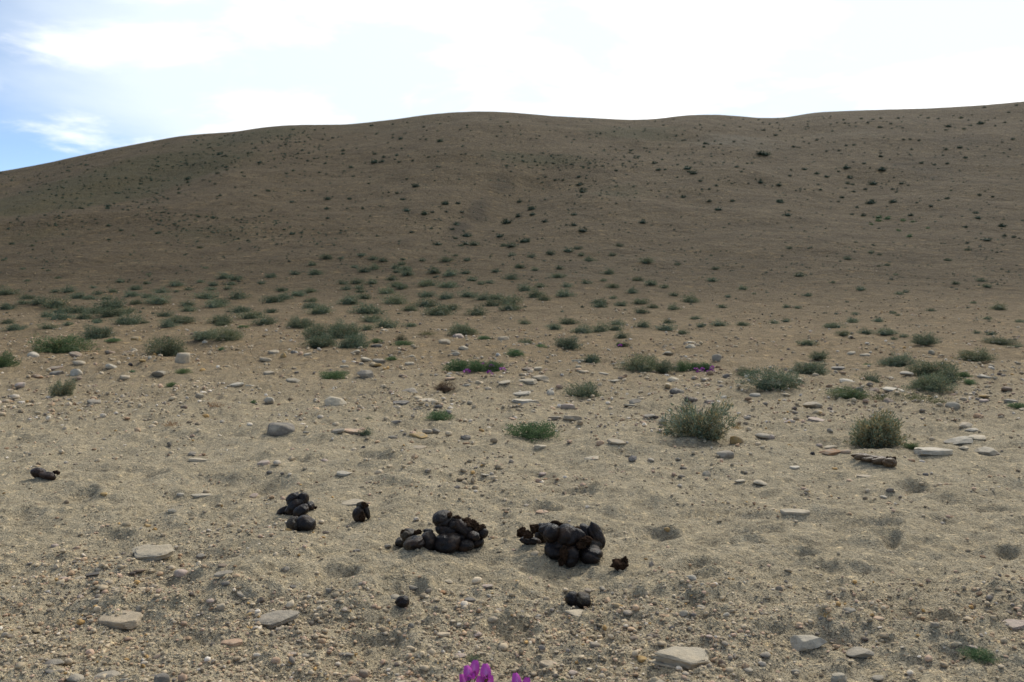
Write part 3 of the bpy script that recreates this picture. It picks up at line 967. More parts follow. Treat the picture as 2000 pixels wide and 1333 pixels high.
# a few more loose pebbles, each of its own
_n_more = max(0, 292 - len(STONES))
Xm, Ym, Sm = scatter(900, .010, .06, 1.35, 9.0, 15.0, .2, 25)
_done = 0
for x, y, s in zip(Xm, Ym, Sm):
    if _done >= _n_more:
        break
    if abs(x) > .6 * y or any((x - a) ** 2 + (y - b) ** 2 < (.5 * w_ + s) ** 2 for a, b, w_ in STONE_POS):
        continue
    k = _sr.choice(('round', 'round', 'flat', 'angular'))
    c = PAL_G[int(RNG.choice(len(PAL_G), p=PAL_P))]
    ht = s * _sr.uniform(.4, .7)
    o = link('stone', _sr.choice(STONE_LIB[k]), None, (x, y, hz(x, y) + ht * .2), (_sr.uniform(-.2, .2), _sr.uniform(-.2, .2), _sr.uniform(0, 6.28)), (s, s * _sr.uniform(.6, .9), ht), tuple(c))
    tag(o, 'small plain pebble among the loose gravel of the open ground', 'stone', 'plain pebbles among the gravel')
    STONE_POS.append((x, y, s))
    _done += 1


# ------------------------------------------------------------------ plants
def foliage(nstem, nleaf, ll, lw, seed, cols, core=.0, up=.35, spread=1.0, lumps=.35, inner=.45, bend=.25, straw=0.0, level=2):
    """leafy dome of unit diameter and unit height made of narrow leaves set along twigs"""
    r = np.random.default_rng(seed)
    th = r.uniform(0, 2 * math.pi, nstem)
    cz = r.uniform(0.02, 1, nstem) ** .9
    sr = np.sqrt(np.maximum(1 - cz * cz, 0))
    d = np.stack([np.cos(th) * sr, np.sin(th) * sr, cz], 1)
    rad = 1 + lumps * 2 * vn3(d * 1.9 + seed * 3.7, seed) + lumps * vn3(d * 4.5 + seed, seed + 3) + r.normal(0, .05, nstem)
    tip = d * rad[:, None]
    t = r.uniform(inner, 1.0, (nstem, nleaf)) ** .8
    pos = tip[:, None, :] * t[..., None]
    pos = pos + r.normal(0, .035, pos.shape)
    dr = d[:, None, :] * .8 + np.array([0, 0, up]) + r.normal(0, .45 * spread, pos.shape)
    dr = dr / np.linalg.norm(dr, axis=-1, keepdims=True)
    pos = pos.reshape(-1, 3)
    dr = dr.reshape(-1, 3)
    n = len(pos)
    side = np.cross(dr, r.normal(size=(n, 3)))
    side /= np.linalg.norm(side, axis=1, keepdims=True) + 1e-9
    L = ll * r.uniform(.6, 1.35, n)[:, None]
    W = lw * r.uniform(.7, 1.3, n)[:, None]
    pos[:, 2] = np.maximum(pos[:, 2], .0)
    a = pos
    mid = pos + dr * L * .55 + np.cross(dr, side) * L * bend * r.uniform(-.5, .5, n)[:, None]
    b1, b2 = mid + side * W, mid - side * W
    e = pos + dr * L
    V = np.stack([a, b1, e, b2], 1).reshape(-1, 3)
    i4 = np.arange(n)[:, None] * 4
    Fq = i4 + np.array([[0, 1, 2, 3]])
    cols = np.asarray(cols)
    stemc = cols[r.choice(len(cols), nstem)]
    c = np.repeat(stemc, nleaf, 0) * .5 + cols[r.choice(len(cols), n)] * .5
    c = c * r.uniform(.7, 1.35, (n, 1))
    if straw:
        q = r.uniform(size=n) < straw
        c[q] = np.array([.40, .31, .15]) * r.uniform(.6, 1.2, (q.sum(), 1))
    C = np.repeat(c, 4, 0)
    tri = np.concatenate([Fq[:, [0, 1, 2]], Fq[:, [0, 2, 3]]])
    if core:
        v, f = ico(level)
        k = core * (1 + lumps * 2 * vn3(v * 1.9 + seed * 3.7, seed) + .25 * vn3(v * 7 + seed, seed + 9))
        cv = v * k[:, None]
        cv[:, 2] = np.where(cv[:, 2] < 0, cv[:, 2] * .15, cv[:, 2])
        tri = np.concatenate([tri, f + len(V)])
        V = np.concatenate([V, cv])
        C = np.concatenate([C, np.tile(cols.mean(0) * .8, (len(cv), 1)) * r.uniform(.7, 1.2, (len(cv), 1))])
    V = V.copy()
    V[:, :2] *= .5
    return V, tri, C


def stems_mesh(n, seed, col=(.17, .115, .07), thick=.012):
    r = np.random.default_rng(seed)
    V, Fc, C = [], [], []
    for i in range(n):
        th = r.uniform(0, 2 * math.pi)
        cz = r.uniform(.08, .95)
        s = math.sqrt(1 - cz * cz)
        d = np.array([math.cos(th) * s * .5, math.sin(th) * s * .5, cz]) * r.uniform(.7, .98)
        pts = [np.array([d[0] * .08, d[1] * .08, 0]), d * .5 + np.array([0, 0, .05]) + r.normal(0, .02, 3), d]
        b = len(V)
        for j, p in enumerate(pts):
            w = thick * (1 - .35 * j)
            for k in range(3):
                a = k * 2.094
                V.append(p + np.array([math.cos(a) * w, math.sin(a) * w, 0]))
        for j in range(2):
            for k in range(3):
                a0, a1 = b + j * 3 + k, b + j * 3 + (k + 1) % 3
                Fc.append((a0, a1, a1 + 3))
                Fc.append((a0, a1 + 3, a0 + 3))
        cc = np.array(col) * r.uniform(.7, 1.4)
        C += [cc] * 9
    return mesh_np('stem', np.array(V), np.array(Fc), M_TWIG, True, np.array(C))


SAGE = [(.112, .146, .080), (.158, .190, .116), (.080, .110, .058), (.225, .245, .165), (.140, .148, .080)]
SPIKY = [(.145, .190, .115), (.215, .260, .178), (.100, .140, .080), (.300, .325, .235), (.38, .31, .17)]
GREEN = [(.105, .165, .065), (.130, .190, .080), (.085, .140, .055), (.170, .220, .110)]
GRASS = [(.115, .135, .055), (.150, .155, .070), (.085, .115, .045)]
DEAD = [(.115, .072, .042), (.150, .100, .062), (.085, .055, .034)]
RED = [(.30, .155, .065), (.24, .125, .060), (.36, .22, .10)]
HILL = [(.050, .076, .046), (.066, .092, .058), (.040, .062, .038)]


def fmesh(name, *a, **k):
    V, T, C = foliage(*a, **k)
    return mesh_np(name, V, T, M_LEAF, False, C)


LIB = {
    'spiky': [fmesh('foliage', 420, 14, .15, .017, 101 + i, SPIKY, up=.15, spread=1.25, lumps=.6, inner=.35, straw=.16) for i in range(2)],
    'sage_near': [fmesh('foliage', 760, 8, .085, .014, 111 + i, SAGE, core=.5, lumps=.58, spread=1.2, inner=.5, straw=.05) for i in range(4)],
    'sage_mid': [fmesh('foliage', 330, 6, .11, .020, 121 + i, SAGE, core=.55, lumps=.56, spread=1.2, straw=.04) for i in range(6)],
    'sage_far': [fmesh('foliage', 110, 4, .18, .042, 131 + i, SAGE, core=.6, lumps=.42) for i in range(6)],
    'hill': [fmesh('foliage', 40, 4, .26, .075, 141 + i, HILL, core=.85, lumps=.42, level=1) for i in range(5)],
    'dot': [fmesh('foliage', 12, 2, .34, .10, 145 + i, HILL, core=.8, lumps=.42, level=1) for i in range(5)],
    'green': [fmesh('foliage', 620, 8, .075, .019, 151 + i, GREEN, core=.4, lumps=.40, up=.5, inner=.35) for i in range(4)],
    'green_far': [fmesh('foliage', 70, 5, .17, .040, 161 + i, GREEN, core=.7, lumps=.42, up=.4) for i in range(3)],
    'grass': [fmesh('foliage', 170, 5, .18, .010, 171 + i, GRASS, lumps=.4, up=1.2, inner=.1, spread=.6) for i in range(3)],
    'dead': [fmesh('foliage', 330, 9, .10, .009, 181, DEAD, core=.55, lumps=.3, inner=.5)],
    'red': [fmesh('foliage', 46, 5, .26, .020, 191 + i, RED, lumps=.4, up=.9, inner=.1, spread=.8) for i in range(2)],
}
STEM = [stems_mesh(70, 200 + i) for i in range(3)]

# photo x, base y, width, height, type
SHRUBS = [
 (30,647,50,16,'sage'),(95,645,40,14,'sage'),(133,637,24,8,'sage'),(115,691,118,38,'sageg'),(193,663,68,31,'sage'),(190,633,20,9,'sage'),(250,636,40,13,'sage'),(281,633,21,9,'sage'),
 (220,670,34,9,'green'),(330,697,84,44,'sage'),(400,668,62,22,'sage'),(442,670,62,28,'sage'),(433,637,37,13,'sage'),(351,633,60,15,'sage'),(474,642,25,7,'green'),
 (6,727,54,37,'sageg'),(124,775,44,36,'spiky'),(358,733,33,11,'green'),(337,756,27,13,'green'),(258,725,18,7,'green'),(433,685,17,9,'green'),(335,841,36,17,'red'),(420,801,46,15,'red'),
 (495,789,17,12,'green'),(520,636,36,12,'sage'),(588,642,61,23,'sage'),(622,662,64,30,'sage'),(676,664,70,38,'sage'),(688,682,70,36,'sage'),(626,680,70,28,'sage'),(660,650,50,20,'sage'),
 (717,647,30,17,'sage'),(754,642,54,24,'sage'),(725,631,50,20,'sage'),(803,640,30,12,'sage'),(736,670,30,12,'green'),(783,665,26,13,'dead2'),(788,677,42,14,'green'),(906,655,62,25,'sage'),
 (945,663,30,8,'green'),(835,657,46,11,'grass'),(765,705,27,9,'green'),(651,736,64,23,'green'),(868,766,52,27,'dead'),(859,822,57,21,'green'),(716,828,25,12,'sage'),(714,860,29,16,'sage'),
 (1025,634,29,11,'sage'),(1083,645,36,14,'sage'),(1110,635,47,14,'sage'),(1136,651,43,19,'sage'),(1172,649,40,20,'sage'),(1200,647,36,18,'sage'),(1205,636,35,11,'sage'),(1215,663,29,17,'sage'),
 (1256,641,36,14,'sage'),(1300,647,41,15,'sage'),(1305,633,29,10,'sage'),(1333,654,27,12,'sage'),(1358,625,29,9,'sage'),(1369,640,23,10,'sage'),(1405,639,35,13,'sage'),(1450,637,31,12,'sage'),
 (1107,683,58,31,'sage'),(1056,680,29,9,'green'),(1027,670,34,11,'sage'),(1005,701,42,16,'green'),(1156,707,46,25,'sage'),(1250,727,72,36,'sage'),(1292,727,58,27,'sage'),
 (1141,776,86,40,'sage'),(1040,861,120,46,'green'),(1368,873,124,86,'spiky'),(1463,737,56,24,'sage'),(1510,771,112,46,'sage'),(1512,633,21,9,'sage'),(1535,630,19,8,'sage'),
 (1625,642,48,15,'sage'),(1665,632,20,9,'sage'),(1716,630,17,8,'sage'),(1648,658,34,13,'sage'),(1691,654,31,13,'sage'),(1732,656,41,14,'sage'),(1745,664,15,8,'sage'),(1806,678,57,25,'sage'),
 (1765,659,22,8,'sage'),(1950,674,56,15,'sage'),(1985,678,31,12,'sage'),(1935,656,24,9,'sage'),(1908,653,17,8,'sage'),(1576,678,43,15,'sage'),(1599,705,43,19,'sage'),(1579,737,84,32,'sage'),
 (1698,749,50,24,'sage'),(1751,715,76,28,'sage'),(1815,738,94,36,'sage'),(1812,768,94,46,'sage'),(1850,752,50,36,'sage'),(1882,741,30,14,'green'),(1892,753,30,12,'green'),(1905,709,76,27,'sage'),
 (1720,788,70,20,'grass'),(1785,788,80,20,'grass'),(1832,789,66,22,'grass'),(1660,785,82,26,'sageg'),(1710,880,118,88,'spiky2'),(1988,800,46,13,'green'),(1694,716,20,6,'green'),
 (1912,1312,74,26,'green'),(926,1292,34,20,'sage'),(1614,1236,38,18,'straw'),(1780,882,34,16,'green'),(1437,845,30,16,'straw'),(1220,679,30,11,'dead2'),
]
# the flat beyond the near stones and the foot of the slope (photo x, y, width)
A = [(40,578,90),(165,605,70),(135,635,60),(225,635,85),(40,665,80),(320,650,120),(320,568,40),(400,565,70),(460,600,80),(520,607,70),(570,580,50),(545,543,30),(620,608,50),(660,567,45),(340,488,30),
     (160,505,25),(370,682,110),(460,682,110),(570,682,120),(655,700,130),(740,685,90),(650,655,130),(270,710,60),(355,720,100),(490,718,90),(570,738,65),(45,750,60),(745,745,120),(770,590,70),(790,552,60),(860,600,60),
     (795,635,70),(920,630,110),(940,568,65),(1030,530,60),(1030,568,30),(1100,555,40),(1230,555,45),(1330,550,40),(1245,530,45),(1170,510,40),(1310,485,70),(1375,495,60),(1350,525,45),(1525,520,40),(1580,480,60),
     (1720,465,50),(1840,462,70),(1820,412,40),(1905,372,60),(865,470,25),(860,520,40),(960,705,70),(1290,742,110),(1465,712,115),(1550,748,110),(1580,685,60),(1260,650,90),(1100,675,70),(1095,645,60),(1410,678,100),
     (1200,600,90),(1280,628,80),(1390,600,90),(1590,620,100),(1660,605,80),(1740,585,80),(1640,560,55),(1815,565,60),(1810,655,80),(1870,685,110),(1820,620,60),(980,770,80),(700,510,40),(1200,430,25),(280,445,22),
     (135,435,25),(25,382,25),(190,300,25),(70,290,25),(920,228,32),(1390,260,22),(1165,312,28),(1705,232,32),(635,183,30),(705,212,25),(635,68,30),(470,80,25),(635,265,22),(1160,132,24),(1245,137,32),(915,150,18),(265,122,20),(1020,175,24),(325,183,22),(1905,85,28),(1700,45,25),(1915,30,25),(1910,140,22)]
B = [(68,28,22),(383,30,25),(625,52,40),(698,53,30),(505,115,45),(550,105,25),(632,103,22),(722,105,25),(145,85,18),(400,95,40),(690,175,40),(665,205,30),(685,258,25),(750,243,50),(580,293,40),(748,290,35),(793,293,50),
     (718,300,30),(430,222,25),(230,243,25),(545,200,25),(985,165,60),(1052,128,42),(1130,85,48),(1060,45,25),(1135,118,35),(1207,160,35),(1377,120,35),(1377,182,38),(1333,180,20),(1425,215,50),(945,245,40),(1090,275,50),
     (965,300,40),(1010,303,50),(1015,355,35),(1127,363,40),(1240,347,50),(1343,332,50),(1400,316,45),(1420,356,35),(1463,384,55),(1600,356,35),(1643,300,40),(1775,165,42),(1800,395,60),(1978,410,35),(1058,425,55),
     (1148,442,35),(920,450,40),(1007,490,70),(1290,432,40),(1280,480,70),(1580,460,60),(1750,498,65),(1828,525,60),(1902,542,45),(1960,588,45),(1447,517,50),(1548,503,35),(1600,540,60),(1338,535,50),(1180,537,50),
     (1090,555,75),(1320,588,90),(1200,613,60),(1155,592,90),(1520,632,75),(1525,652,70),(1650,645,60),(1715,570,60),(1605,605,40),(1765,632,80),(1840,657,60),(1955,665,65),(1010,665,95),(1770,688,60),(140,357,40),
     (20,375,30),(208,377,48),(262,388,45),(380,380,28),(373,408,38),(493,387,32),(630,388,60),(685,358,30),(752,384,38),(335,428,50),(345,452,40),(400,440,60),(405,468,65),(560,432,25),(560,455,65),(655,468,75),
     (742,460,45),(97,425,35),(155,448,60),(215,432,60),(313,495,55),(640,535,90),(520,525,100),(345,530,70),(375,547,60),(110,515,60),(30,520,50),(200,517,60),(50,552,55),(125,548,45),(130,568,45),(285,570,90),(520,590,80),
     (630,603,70),(780,500,50),(835,522,40),(885,515,40),(760,592,80),(850,608,80),(920,606,70),(900,642,90),(1000,628,110),(65,630,110),(155,603,70),(330,628,110),(520,645,110),(590,690,150),(660,665,90),(420,672,75),(180,680,150),(810,695,100)]
Cc = [(12,18,28),(165,42,25),(300,40,28),(218,90,38),(575,45,45),(620,122,40),(630,97,18),(937,18,28),(918,43,18),(1105,50,50),(1238,45,40),(1375,50,18),(1457,70,22),(1025,78,25),(995,118,25),(1063,125,30),(1340,122,30),
      (1655,192,32),(1870,185,45),(1730,140,35),(1720,110,30),(1550,25,25),(1740,5,22),(1990,155,20),(1885,243,30),(1940,250,25),(1785,268,35),(1107,340,30),(1157,353,22),(1670,325,28),(630,315,32),(972,377,38),(1555,385,35),
      (1200,413,35),(1155,420,22),(1253,470,25),(200,435,35),(690,475,45),(885,515,28),(180,503,48),(1750,505,45),(1600,520,35),(1785,538,45),(1050,557,45),(1275,580,38),(1310,570,30),(360,552,42),(425,580,20),(275,598,30),
      (740,590,45),(1705,633,28),(1850,665,75),(1455,677,40),(55,622,90),(240,657,45),(618,657,42),(680,662,35),(1000,740,50),(1015,700,35),(1150,738,45),(1235,693,35),(1265,705,25),(1785,725,45),(1975,742,45)]
Cg = [(1155,132,40),(1205,140,40),(1295,152,35),(1350,158,30),(1268,210,30),(1333,243,35),(1440,195,25),(1150,152,40),(1110,172,24)]
D1 = [(860,603,25),(970,600,14),(1015,637,20),(1145,668,12),(850,678,18),(735,700,25),(735,713,18),(700,740,14),(887,653,12),(887,665,12),(550,720,14),(1248,675,12),(1270,640,15),(1275,682,12),(1340,590,18),(1340,602,14),(1372,655,18),
      (1380,690,15),(1440,718,12),(1465,603,15),(1465,635,30),(1500,615,15),(1495,632,18),(1550,608,15),(1560,635,14),(1570,582,12),(1535,540,12),(1565,543,18),(1665,545,12),(1720,553,25),(1825,492,12),(1955,495,10),(1450,492,15),
      (1720,485,12),(1655,497,12),(1612,630,14),(1675,615,12),(1625,728,30),(1570,780,14),(1550,755,14),(1365,778,16),(1280,778,25),(1740,797,25),(1220,747,12),(1190,747,12),(1047,747,18),(920,733,12),(955,690,12),(945,675,12),
      (1100,545,12),(1085,533,10),(1000,580,12),(1470,525,12),(1180,588,12),(1202,630,14),(1160,620,10),(1300,540,12),(1515,560,10),(1590,700,12),(1345,670,12),(860,765,16),(820,640,10),(455,755,14),(700,755,14),(840,720,12),(1120,680,12)]
D2 = [(970,602,30),(990,606,30),(985,510,12),(1030,530,16),(1047,512,10),(867,555,12),(755,562,20),(750,575,12),(815,565,12),(1190,548,12),(1140,555,10),(1160,562,10),(1100,575,15),(1228,592,12),(1335,568,12),(1305,570,12),(1277,590,14),
      (1440,612,20),(1440,600,12),(555,638,20),(572,665,18),(598,663,12),(407,667,14),(300,658,12),(463,590,15),(460,598,12),(355,650,12),(685,660,28),(710,678,30),(690,672,14),(878,653,18),(920,640,12),(895,672,12),(735,708,16),
      (645,695,12),(797,727,18),(770,740,12),(970,715,24),(1042,725,20),(1143,663,18),(1190,680,22),(1228,692,20),(1090,665,12),(1085,688,14),(1305,658,28),(1275,672,12),(1445,665,30),(1375,640,14),(1318,695,25),(1310,718,18),
      (1330,722,16),(1410,720,30),(1380,740,14),(1520,718,18),(1488,740,16),(1333,750,14),(1205,742,12),(1195,722,12),(1125,740,12),(1290,772,15),(1045,790,25),(1490,790,22),(1405,792,30),(1700,775,15),(1715,747,14),(1825,763,15),
      (1878,770,12),(1770,618,18),(1748,578,20),(1695,585,15),(1560,585,12),(1530,547,12),(1555,545,12),(1590,550,12),(1600,638,16),(1650,645,14),(1700,640,14),(1955,545,15),(1940,440,12),(1925,480,12),(1830,483,26),(1705,495,22),
      (1695,510,14),(1765,505,14),(1790,492,14),(1755,462,15),(1665,465,12),(1625,462,12),(1510,463,12),(1480,485,12),(1440,463,12),(1435,498,14),(1410,468,12),(1390,480,12),(1365,465,12),(1295,470,12),(1845,420,12),
      (1970,412,12),(130,693,14),(168,705,14),(200,705,12),(118,715,12),(262,693,18),(265,723,28),(272,740,20),(275,750,24),(27,790,16),(668,770,20),(770,788,16),(862,787,16),(742,742,12),(858,718,10),(980,480,10),(665,550,10)]
FAR = []
for lst, x0, y0, s_ in ((A, 0, 380, 2.985), (B, 660, 380, 2.985), (Cc, 1330, 380, 2.985), (D1, 0, 0, 2.0), (D2, 1000, 0, 2.0)):
    for (x, y, w) in lst:
        FAR.append((x0 + x / s_, y0 + y / s_ + w / s_ * .12, w / s_, 'sage'))
for (x, y, w) in Cg:
    FAR.append((1330 + x / 2.985, 380 + y / 2.985 + 2, w / 2.985, 'green'))

_pr_ = random.Random(9)
WORD = {'sage': 'grey-green cushion shrub', 'sageg': 'grass-green and sage cushion shrub', 'green': 'bright green mat plant', 'grass': 'thin grass tuft', 'dead': 'dead brown shrub', 'dead2': 'dark brownish low shrub',
        'red': 'reddish dry tuft', 'spiky': 'spiky narrow-leaved shrub', 'spiky2': 'spiky shrub with straw tips', 'straw': 'yellow dry grass tuft'}
NAME = {'sage': 'cushion_shrub', 'sageg': 'cushion_shrub', 'green': 'mat_plant', 'grass': 'grass_tuft', 'dead': 'dead_shrub', 'dead2': 'cushion_shrub', 'red': 'dry_tuft', 'spiky': 'spiky_shrub', 'spiky2': 'spiky_shrub', 'straw': 'dry_tuft'}
CAT = {'cushion_shrub': 'shrub', 'mat_plant': 'plant', 'grass_tuft': 'grass', 'dead_shrub': 'shrub', 'dry_tuft': 'plant', 'spiky_shrub': 'shrub'}
GRP = {'cushion_shrub': 'grey-green cushion shrubs on the stony ground', 'mat_plant': 'small green mat plants', 'grass_tuft': 'thin grass tufts at right', 'dry_tuft': 'dry tufts', 'spiky_shrub': 'spiky shrubs'}
PSPEC = {(1368, 873): 'tall spiky grey-green shrub with loose straw stems, right of centre', (1710, 880): 'spiky shrub with straw-coloured tips behind the dried dung strip', (1040, 861): 'widest bright green mat plant, on open sand right of centre',
         (868, 766): 'dead brown shrub with narrow foot, below the purple-flowered mat', (335, 841): 'larger reddish brown dry tuft on bare gravel at left', (420, 801): 'fainter reddish dry tuft right of the other one',
         (124, 775): 'small spiky sage bush with pale stalks at far left', (1912, 1312): 'dark green mossy mat in the bottom right corner', (926, 1292): 'tiny grey-green sprig just behind the bottom purple flowers',
         (1141, 776): 'rounded pale sage shrub standing alone right of centre', (115, 691): 'broad green shrub clump at far left with pale stones before it', (6, 727): 'shrub cut by the left edge of the picture',
         (1614, 1236): 'yellow dry grass tuft behind the big grey angular rock', (1510, 771): 'wide sage shrub with lumpy top between stones at right', (330, 697): 'pale sage shrub behind the square tan block'}
prow = []
for (px, py, w, h, ty) in SHRUBS:
    if (px, py) in PSPEC:
        lab = PSPEC[(px, py)]
    else:
        sz = 'tiny' if w < 22 else 'small' if w < 40 else 'broad' if w > 70 else 'medium'
        lab = '%s %s %s' % (sz, WORD[ty], relation(px, py))
    prow.append((lab, px, py, w))
plab = unique_labels(prow)


def plant_at(px, py, w, h, depthk=.45):
    X, Y = hit(px, py)
    s = Y / FPX
    W, Hh = w * s, h * s
    t = max((py - 570) / FPX, .0)
    D = W * .9
    Yc = Y + D * depthk
    Xc = X * Yc / Y
    ht = max(Hh - W * .35 * t, Hh * .7)
    return Xc, Yc, W, ht


def vary(c=1.0, r=.16):
    k = c * _pr_.uniform(1 - r, 1 + r)
    g = _pr_.uniform(-.06, .06)
    return (k * (1 + g), k, k * (1 - g))


for (px, py, w, h, ty), lab in zip(SHRUBS, plab):
    Xc, Yc, W, ht = plant_at(px, py, w, h)
    nm = NAME[ty]
    z = hz(Xc, Yc) - .04 * ht
    rot = (0, 0, _pr_.uniform(0, 6.28))
    ht *= 1.0 if ty == 'dead' else .86
    scl = (W * 1.0, W * .92, ht * 1.0)
    big = w >= 50 or ty.startswith('spiky') or ty == 'dead'
    if ty.startswith('spiky'):
        root = link(nm, None, None, (Xc, Yc, z))
        link('foliage', LIB['spiky'][0 if ty == 'spiky' else 1], root, (0, 0, 0), rot, scl, vary(1.0, .05))
        link('stem', STEM[0], root, (0, 0, 0), rot, (W, W * .92, ht * 1.05), (1.3, 1.25, 1.1))
        o = root
    elif ty == 'dead':
        root = link(nm, None, None, (Xc, Yc, z))
        link('crown', LIB['dead'][0], root, (0, 0, ht * .32), rot, (W, W * .8, ht * .72), (1, 1, 1))
        link('stem', STEM[1], root, (0, 0, 0), rot, (W * .42, W * .42, ht * .8), (.5, .45, .4))
        o = root
    else:
        key = {'sage': 'sage_near' if w >= 56 else 'sage_mid' if w >= 26 else 'sage_far', 'sageg': 'sage_near', 'green': 'green' if w > 24 else 'green_far', 'grass': 'grass', 'dead2': 'sage_mid',
               'red': 'red', 'straw': 'red'}[ty]
        col = {'sageg': (.80, .95, .70), 'dead2': (.75, .6, .55), 'straw': (1.3, 1.6, 1.5)}.get(ty) or vary()
        me = _pr_.choice(LIB[key])
        if w >= 56 and ty in ('sage', 'sageg'):
            root = link(nm, None, None, (Xc, Yc, z))
            link('foliage', me, root, (0, 0, 0), rot, scl, col)
            link('stem', _pr_.choice(STEM), root, (0, 0, 0), rot, (W * .95, W * .9, ht * .95), (1, 1, 1))
            o = root
        else:
            o = link(nm, me, None, (Xc, Yc, z), rot, scl, col)
    tag(o, lab, CAT[nm], GRP.get(nm))

# shrubs of the far flat and the slope: the largest as objects, the rest joined
FAR.sort(key=lambda q: -q[2])
n_near = sum(1 for s in SHRUBS if NAME[s[4]] == 'cushion_shrub')
n_obj = 296 - n_near
jv, jf, jc = [], [], []
_off = 0


def join(me_key, Xc, Yc, z, rz, sc3, col):
    global _off
    me = _pr_.choice(LIB[me_key])
    if me.name not in _cache:
        v = np.empty(len(me.vertices) * 3, dtype=np.float32)
        me.vertices.foreach_get('co', v)
        lv = np.empty(len(me.loops), dtype=np.int32)
        me.loops.foreach_get('vertex_index', lv)
        c = np.empty(len(me.vertices) * 4, dtype=np.float32)
        me.attributes['tint'].data.foreach_get('color', c)
        _cache[me.name] = (v.reshape(-1, 3), lv.reshape(-1, 3), c.reshape(-1, 4)[:, :3])
    v, f, c = _cache[me.name]
    ca, sa = math.cos(rz), math.sin(rz)
    q = v * np.array(sc3)
    q = np.stack([q[:, 0] * ca - q[:, 1] * sa + Xc, q[:, 0] * sa + q[:, 1] * ca + Yc, q[:, 2] + z], 1)
    jv.append(q); jf.append(f + _off); jc.append(c * np.array(col))
    _off += len(v)


_cache = {}
k_obj = 0
FAROBJ = []
for (px, py, w, ty) in FAR:
    w *= 1.5 if py > 470 else 1.25
    h = w * (.36 if py < 470 else .33)
    Xc, Yc, W, ht = plant_at(px, py, w, h, .3)
    z = hz(Xc, Yc) - .08 * ht
    hillside = py < 480
    bl = float(np.clip((py - 470) / 90, 0, 1))
    rz = _pr_.uniform(0, 6.28)
    col = vary(.9 if hillside else 1.0, .2)
    if ty == 'green':
        o = link('mat_plant', _pr_.choice(LIB['green_far']), None, (Xc, Yc, z), (0, 0, rz), (W, W * .9, ht), col)
        tag(o, 'vivid green low plant in the bright patch on the right slope', 'plant', 'vivid green plants on the right slope')
        continue
    key = 'hill' if hillside else ('sage_mid' if w > 26 else 'sage_far')
    if not hillside:
        col = tuple(c * (.62 + .34 * bl) for c in col)
    if k_obj < n_obj:
        o = link('cushion_shrub', _pr_.choice(LIB[key]), None, (Xc, Yc, z), (0, 0, rz), (W, W * .9, ht), col)
        FAROBJ.append((o, px, py, hillside))
        k_obj += 1
    else:
        join(key, Xc, Yc, z, rz, (W, W * .9, ht), col)

def row_labels():
    zones = {}
    for (o, px, py, hs) in FAROBJ:
        side = 'left' if px < 660 else 'middle' if px < 1330 else 'right'
        band = ('upper slope' if py < 340 else 'lower slope') if hs else ('far edge of the flat' if py > 575 else 'foot of the slope')
        zones.setdefault((band, side), []).append((py, px, o))
    for (band, side), lst in zones.items():
        lst.sort(key=lambda q: -q[0])
        nrow = max(1, math.ceil(len(lst) / 9))
        rowsz = math.ceil(len(lst) / nrow)
        for i in range(nrow):
            row = sorted(lst[i * rowsz:(i + 1) * rowsz], key=lambda q: q[1])
            for k, (py, px, o) in enumerate(row):
                what = 'small dark shrub on' if 'slope' == band[-5:] and 'foot' not in band else 'sage cushion at'
                rn = 'nearest row' if i == 0 else ORD[i] + ' row'
                tag(o, '%s %s, %s third, %s, %s from left' % (what, band, side, rn, ORD[k]), 'shrub', '%s, %s third' % (band, side))


row_labels()

# more tiny scrub over the slope, too small and too many to tell apart
def sprinkle(n, x0, x1, y0, y1, wpx, seed, dens=0.0):
    r = np.random.default_rng(seed)
    px, py = r.uniform(x0, x1, n), r.uniform(y0, y1, n)
    ok = py > np.interp(px, [c[0] for c in CREST], [c[1] for c in CREST]) + 2
    if dens:
        ok &= fbm(px * .012, py * .03, 2, seed) > dens
    px, py = px[ok], py[ok]
    dx, dz = (px - 1000) / FPX, (666.5 - py) / FPX
    c_, s_ = math.cos(PITCH), math.sin(PITCH)
    dy, dz = c_ + dz * s_, -s_ + dz * c_
    ys = np.geomspace(9, 118, 150)
    T = ys[None, :] / dy[:, None]
    d = CAMZ + dz[:, None] * T - macro((dx[:, None] * T).ravel(), np.tile(ys, len(px))).reshape(T.shape)
    has = (d <= 0).any(1)
    i = np.clip(np.argmax(d <= 0, 1), 1, None)
    j = np.arange(len(px))
    d0, d1 = d[j, i - 1], d[j, i]
    Y = ys[i - 1] + (ys[i] - ys[i - 1]) * d0 / np.where(d0 - d1 == 0, 1, d0 - d1)
    X = dx * Y / dy
    z = height(X, Y)
    w = r.uniform(wpx[0], wpx[1], len(px)) * Y / FPX
    for k in range(len(px)):
        if has[k]:
            join('dot', X[k], Y[k], z[k] - .05 * w[k], r.uniform(0, 6.28), (w[k], w[k], w[k] * r.uniform(.25, .45)), vary(.95, .35))


sprinkle(2300, 0, 2000, 225, 560, (3.0, 7.5), 3)
sprinkle(300, 0, 330, 320, 450, (4, 9), 4, -.2)
sprinkle(260, 300, 640, 250, 330, (4, 8), 14, -.2)
sprinkle(260, 250, 670, 420, 480, (4, 9), 5, -.05)
sprinkle(110, 1150, 1400, 240, 330, (4, 8), 6, -.1)
sprinkle(110, 980, 1250, 300, 330, (4, 8), 7, -.1)
sprinkle(50, 1100, 1330, 350, 400, (4, 8), 8, -.1)
sprinkle(420, 0, 2000, 470, 640, (4, 11), 10, -.02)
o = link('hillside_scrub', mesh_np('hillside_scrub', np.concatenate(jv), np.concatenate(jf), M_LEAF, False, np.concatenate(jc)))
tag(o, 'sparse tiny scrub dotted over the brown hillside', 'scrub', None, 'stuff')


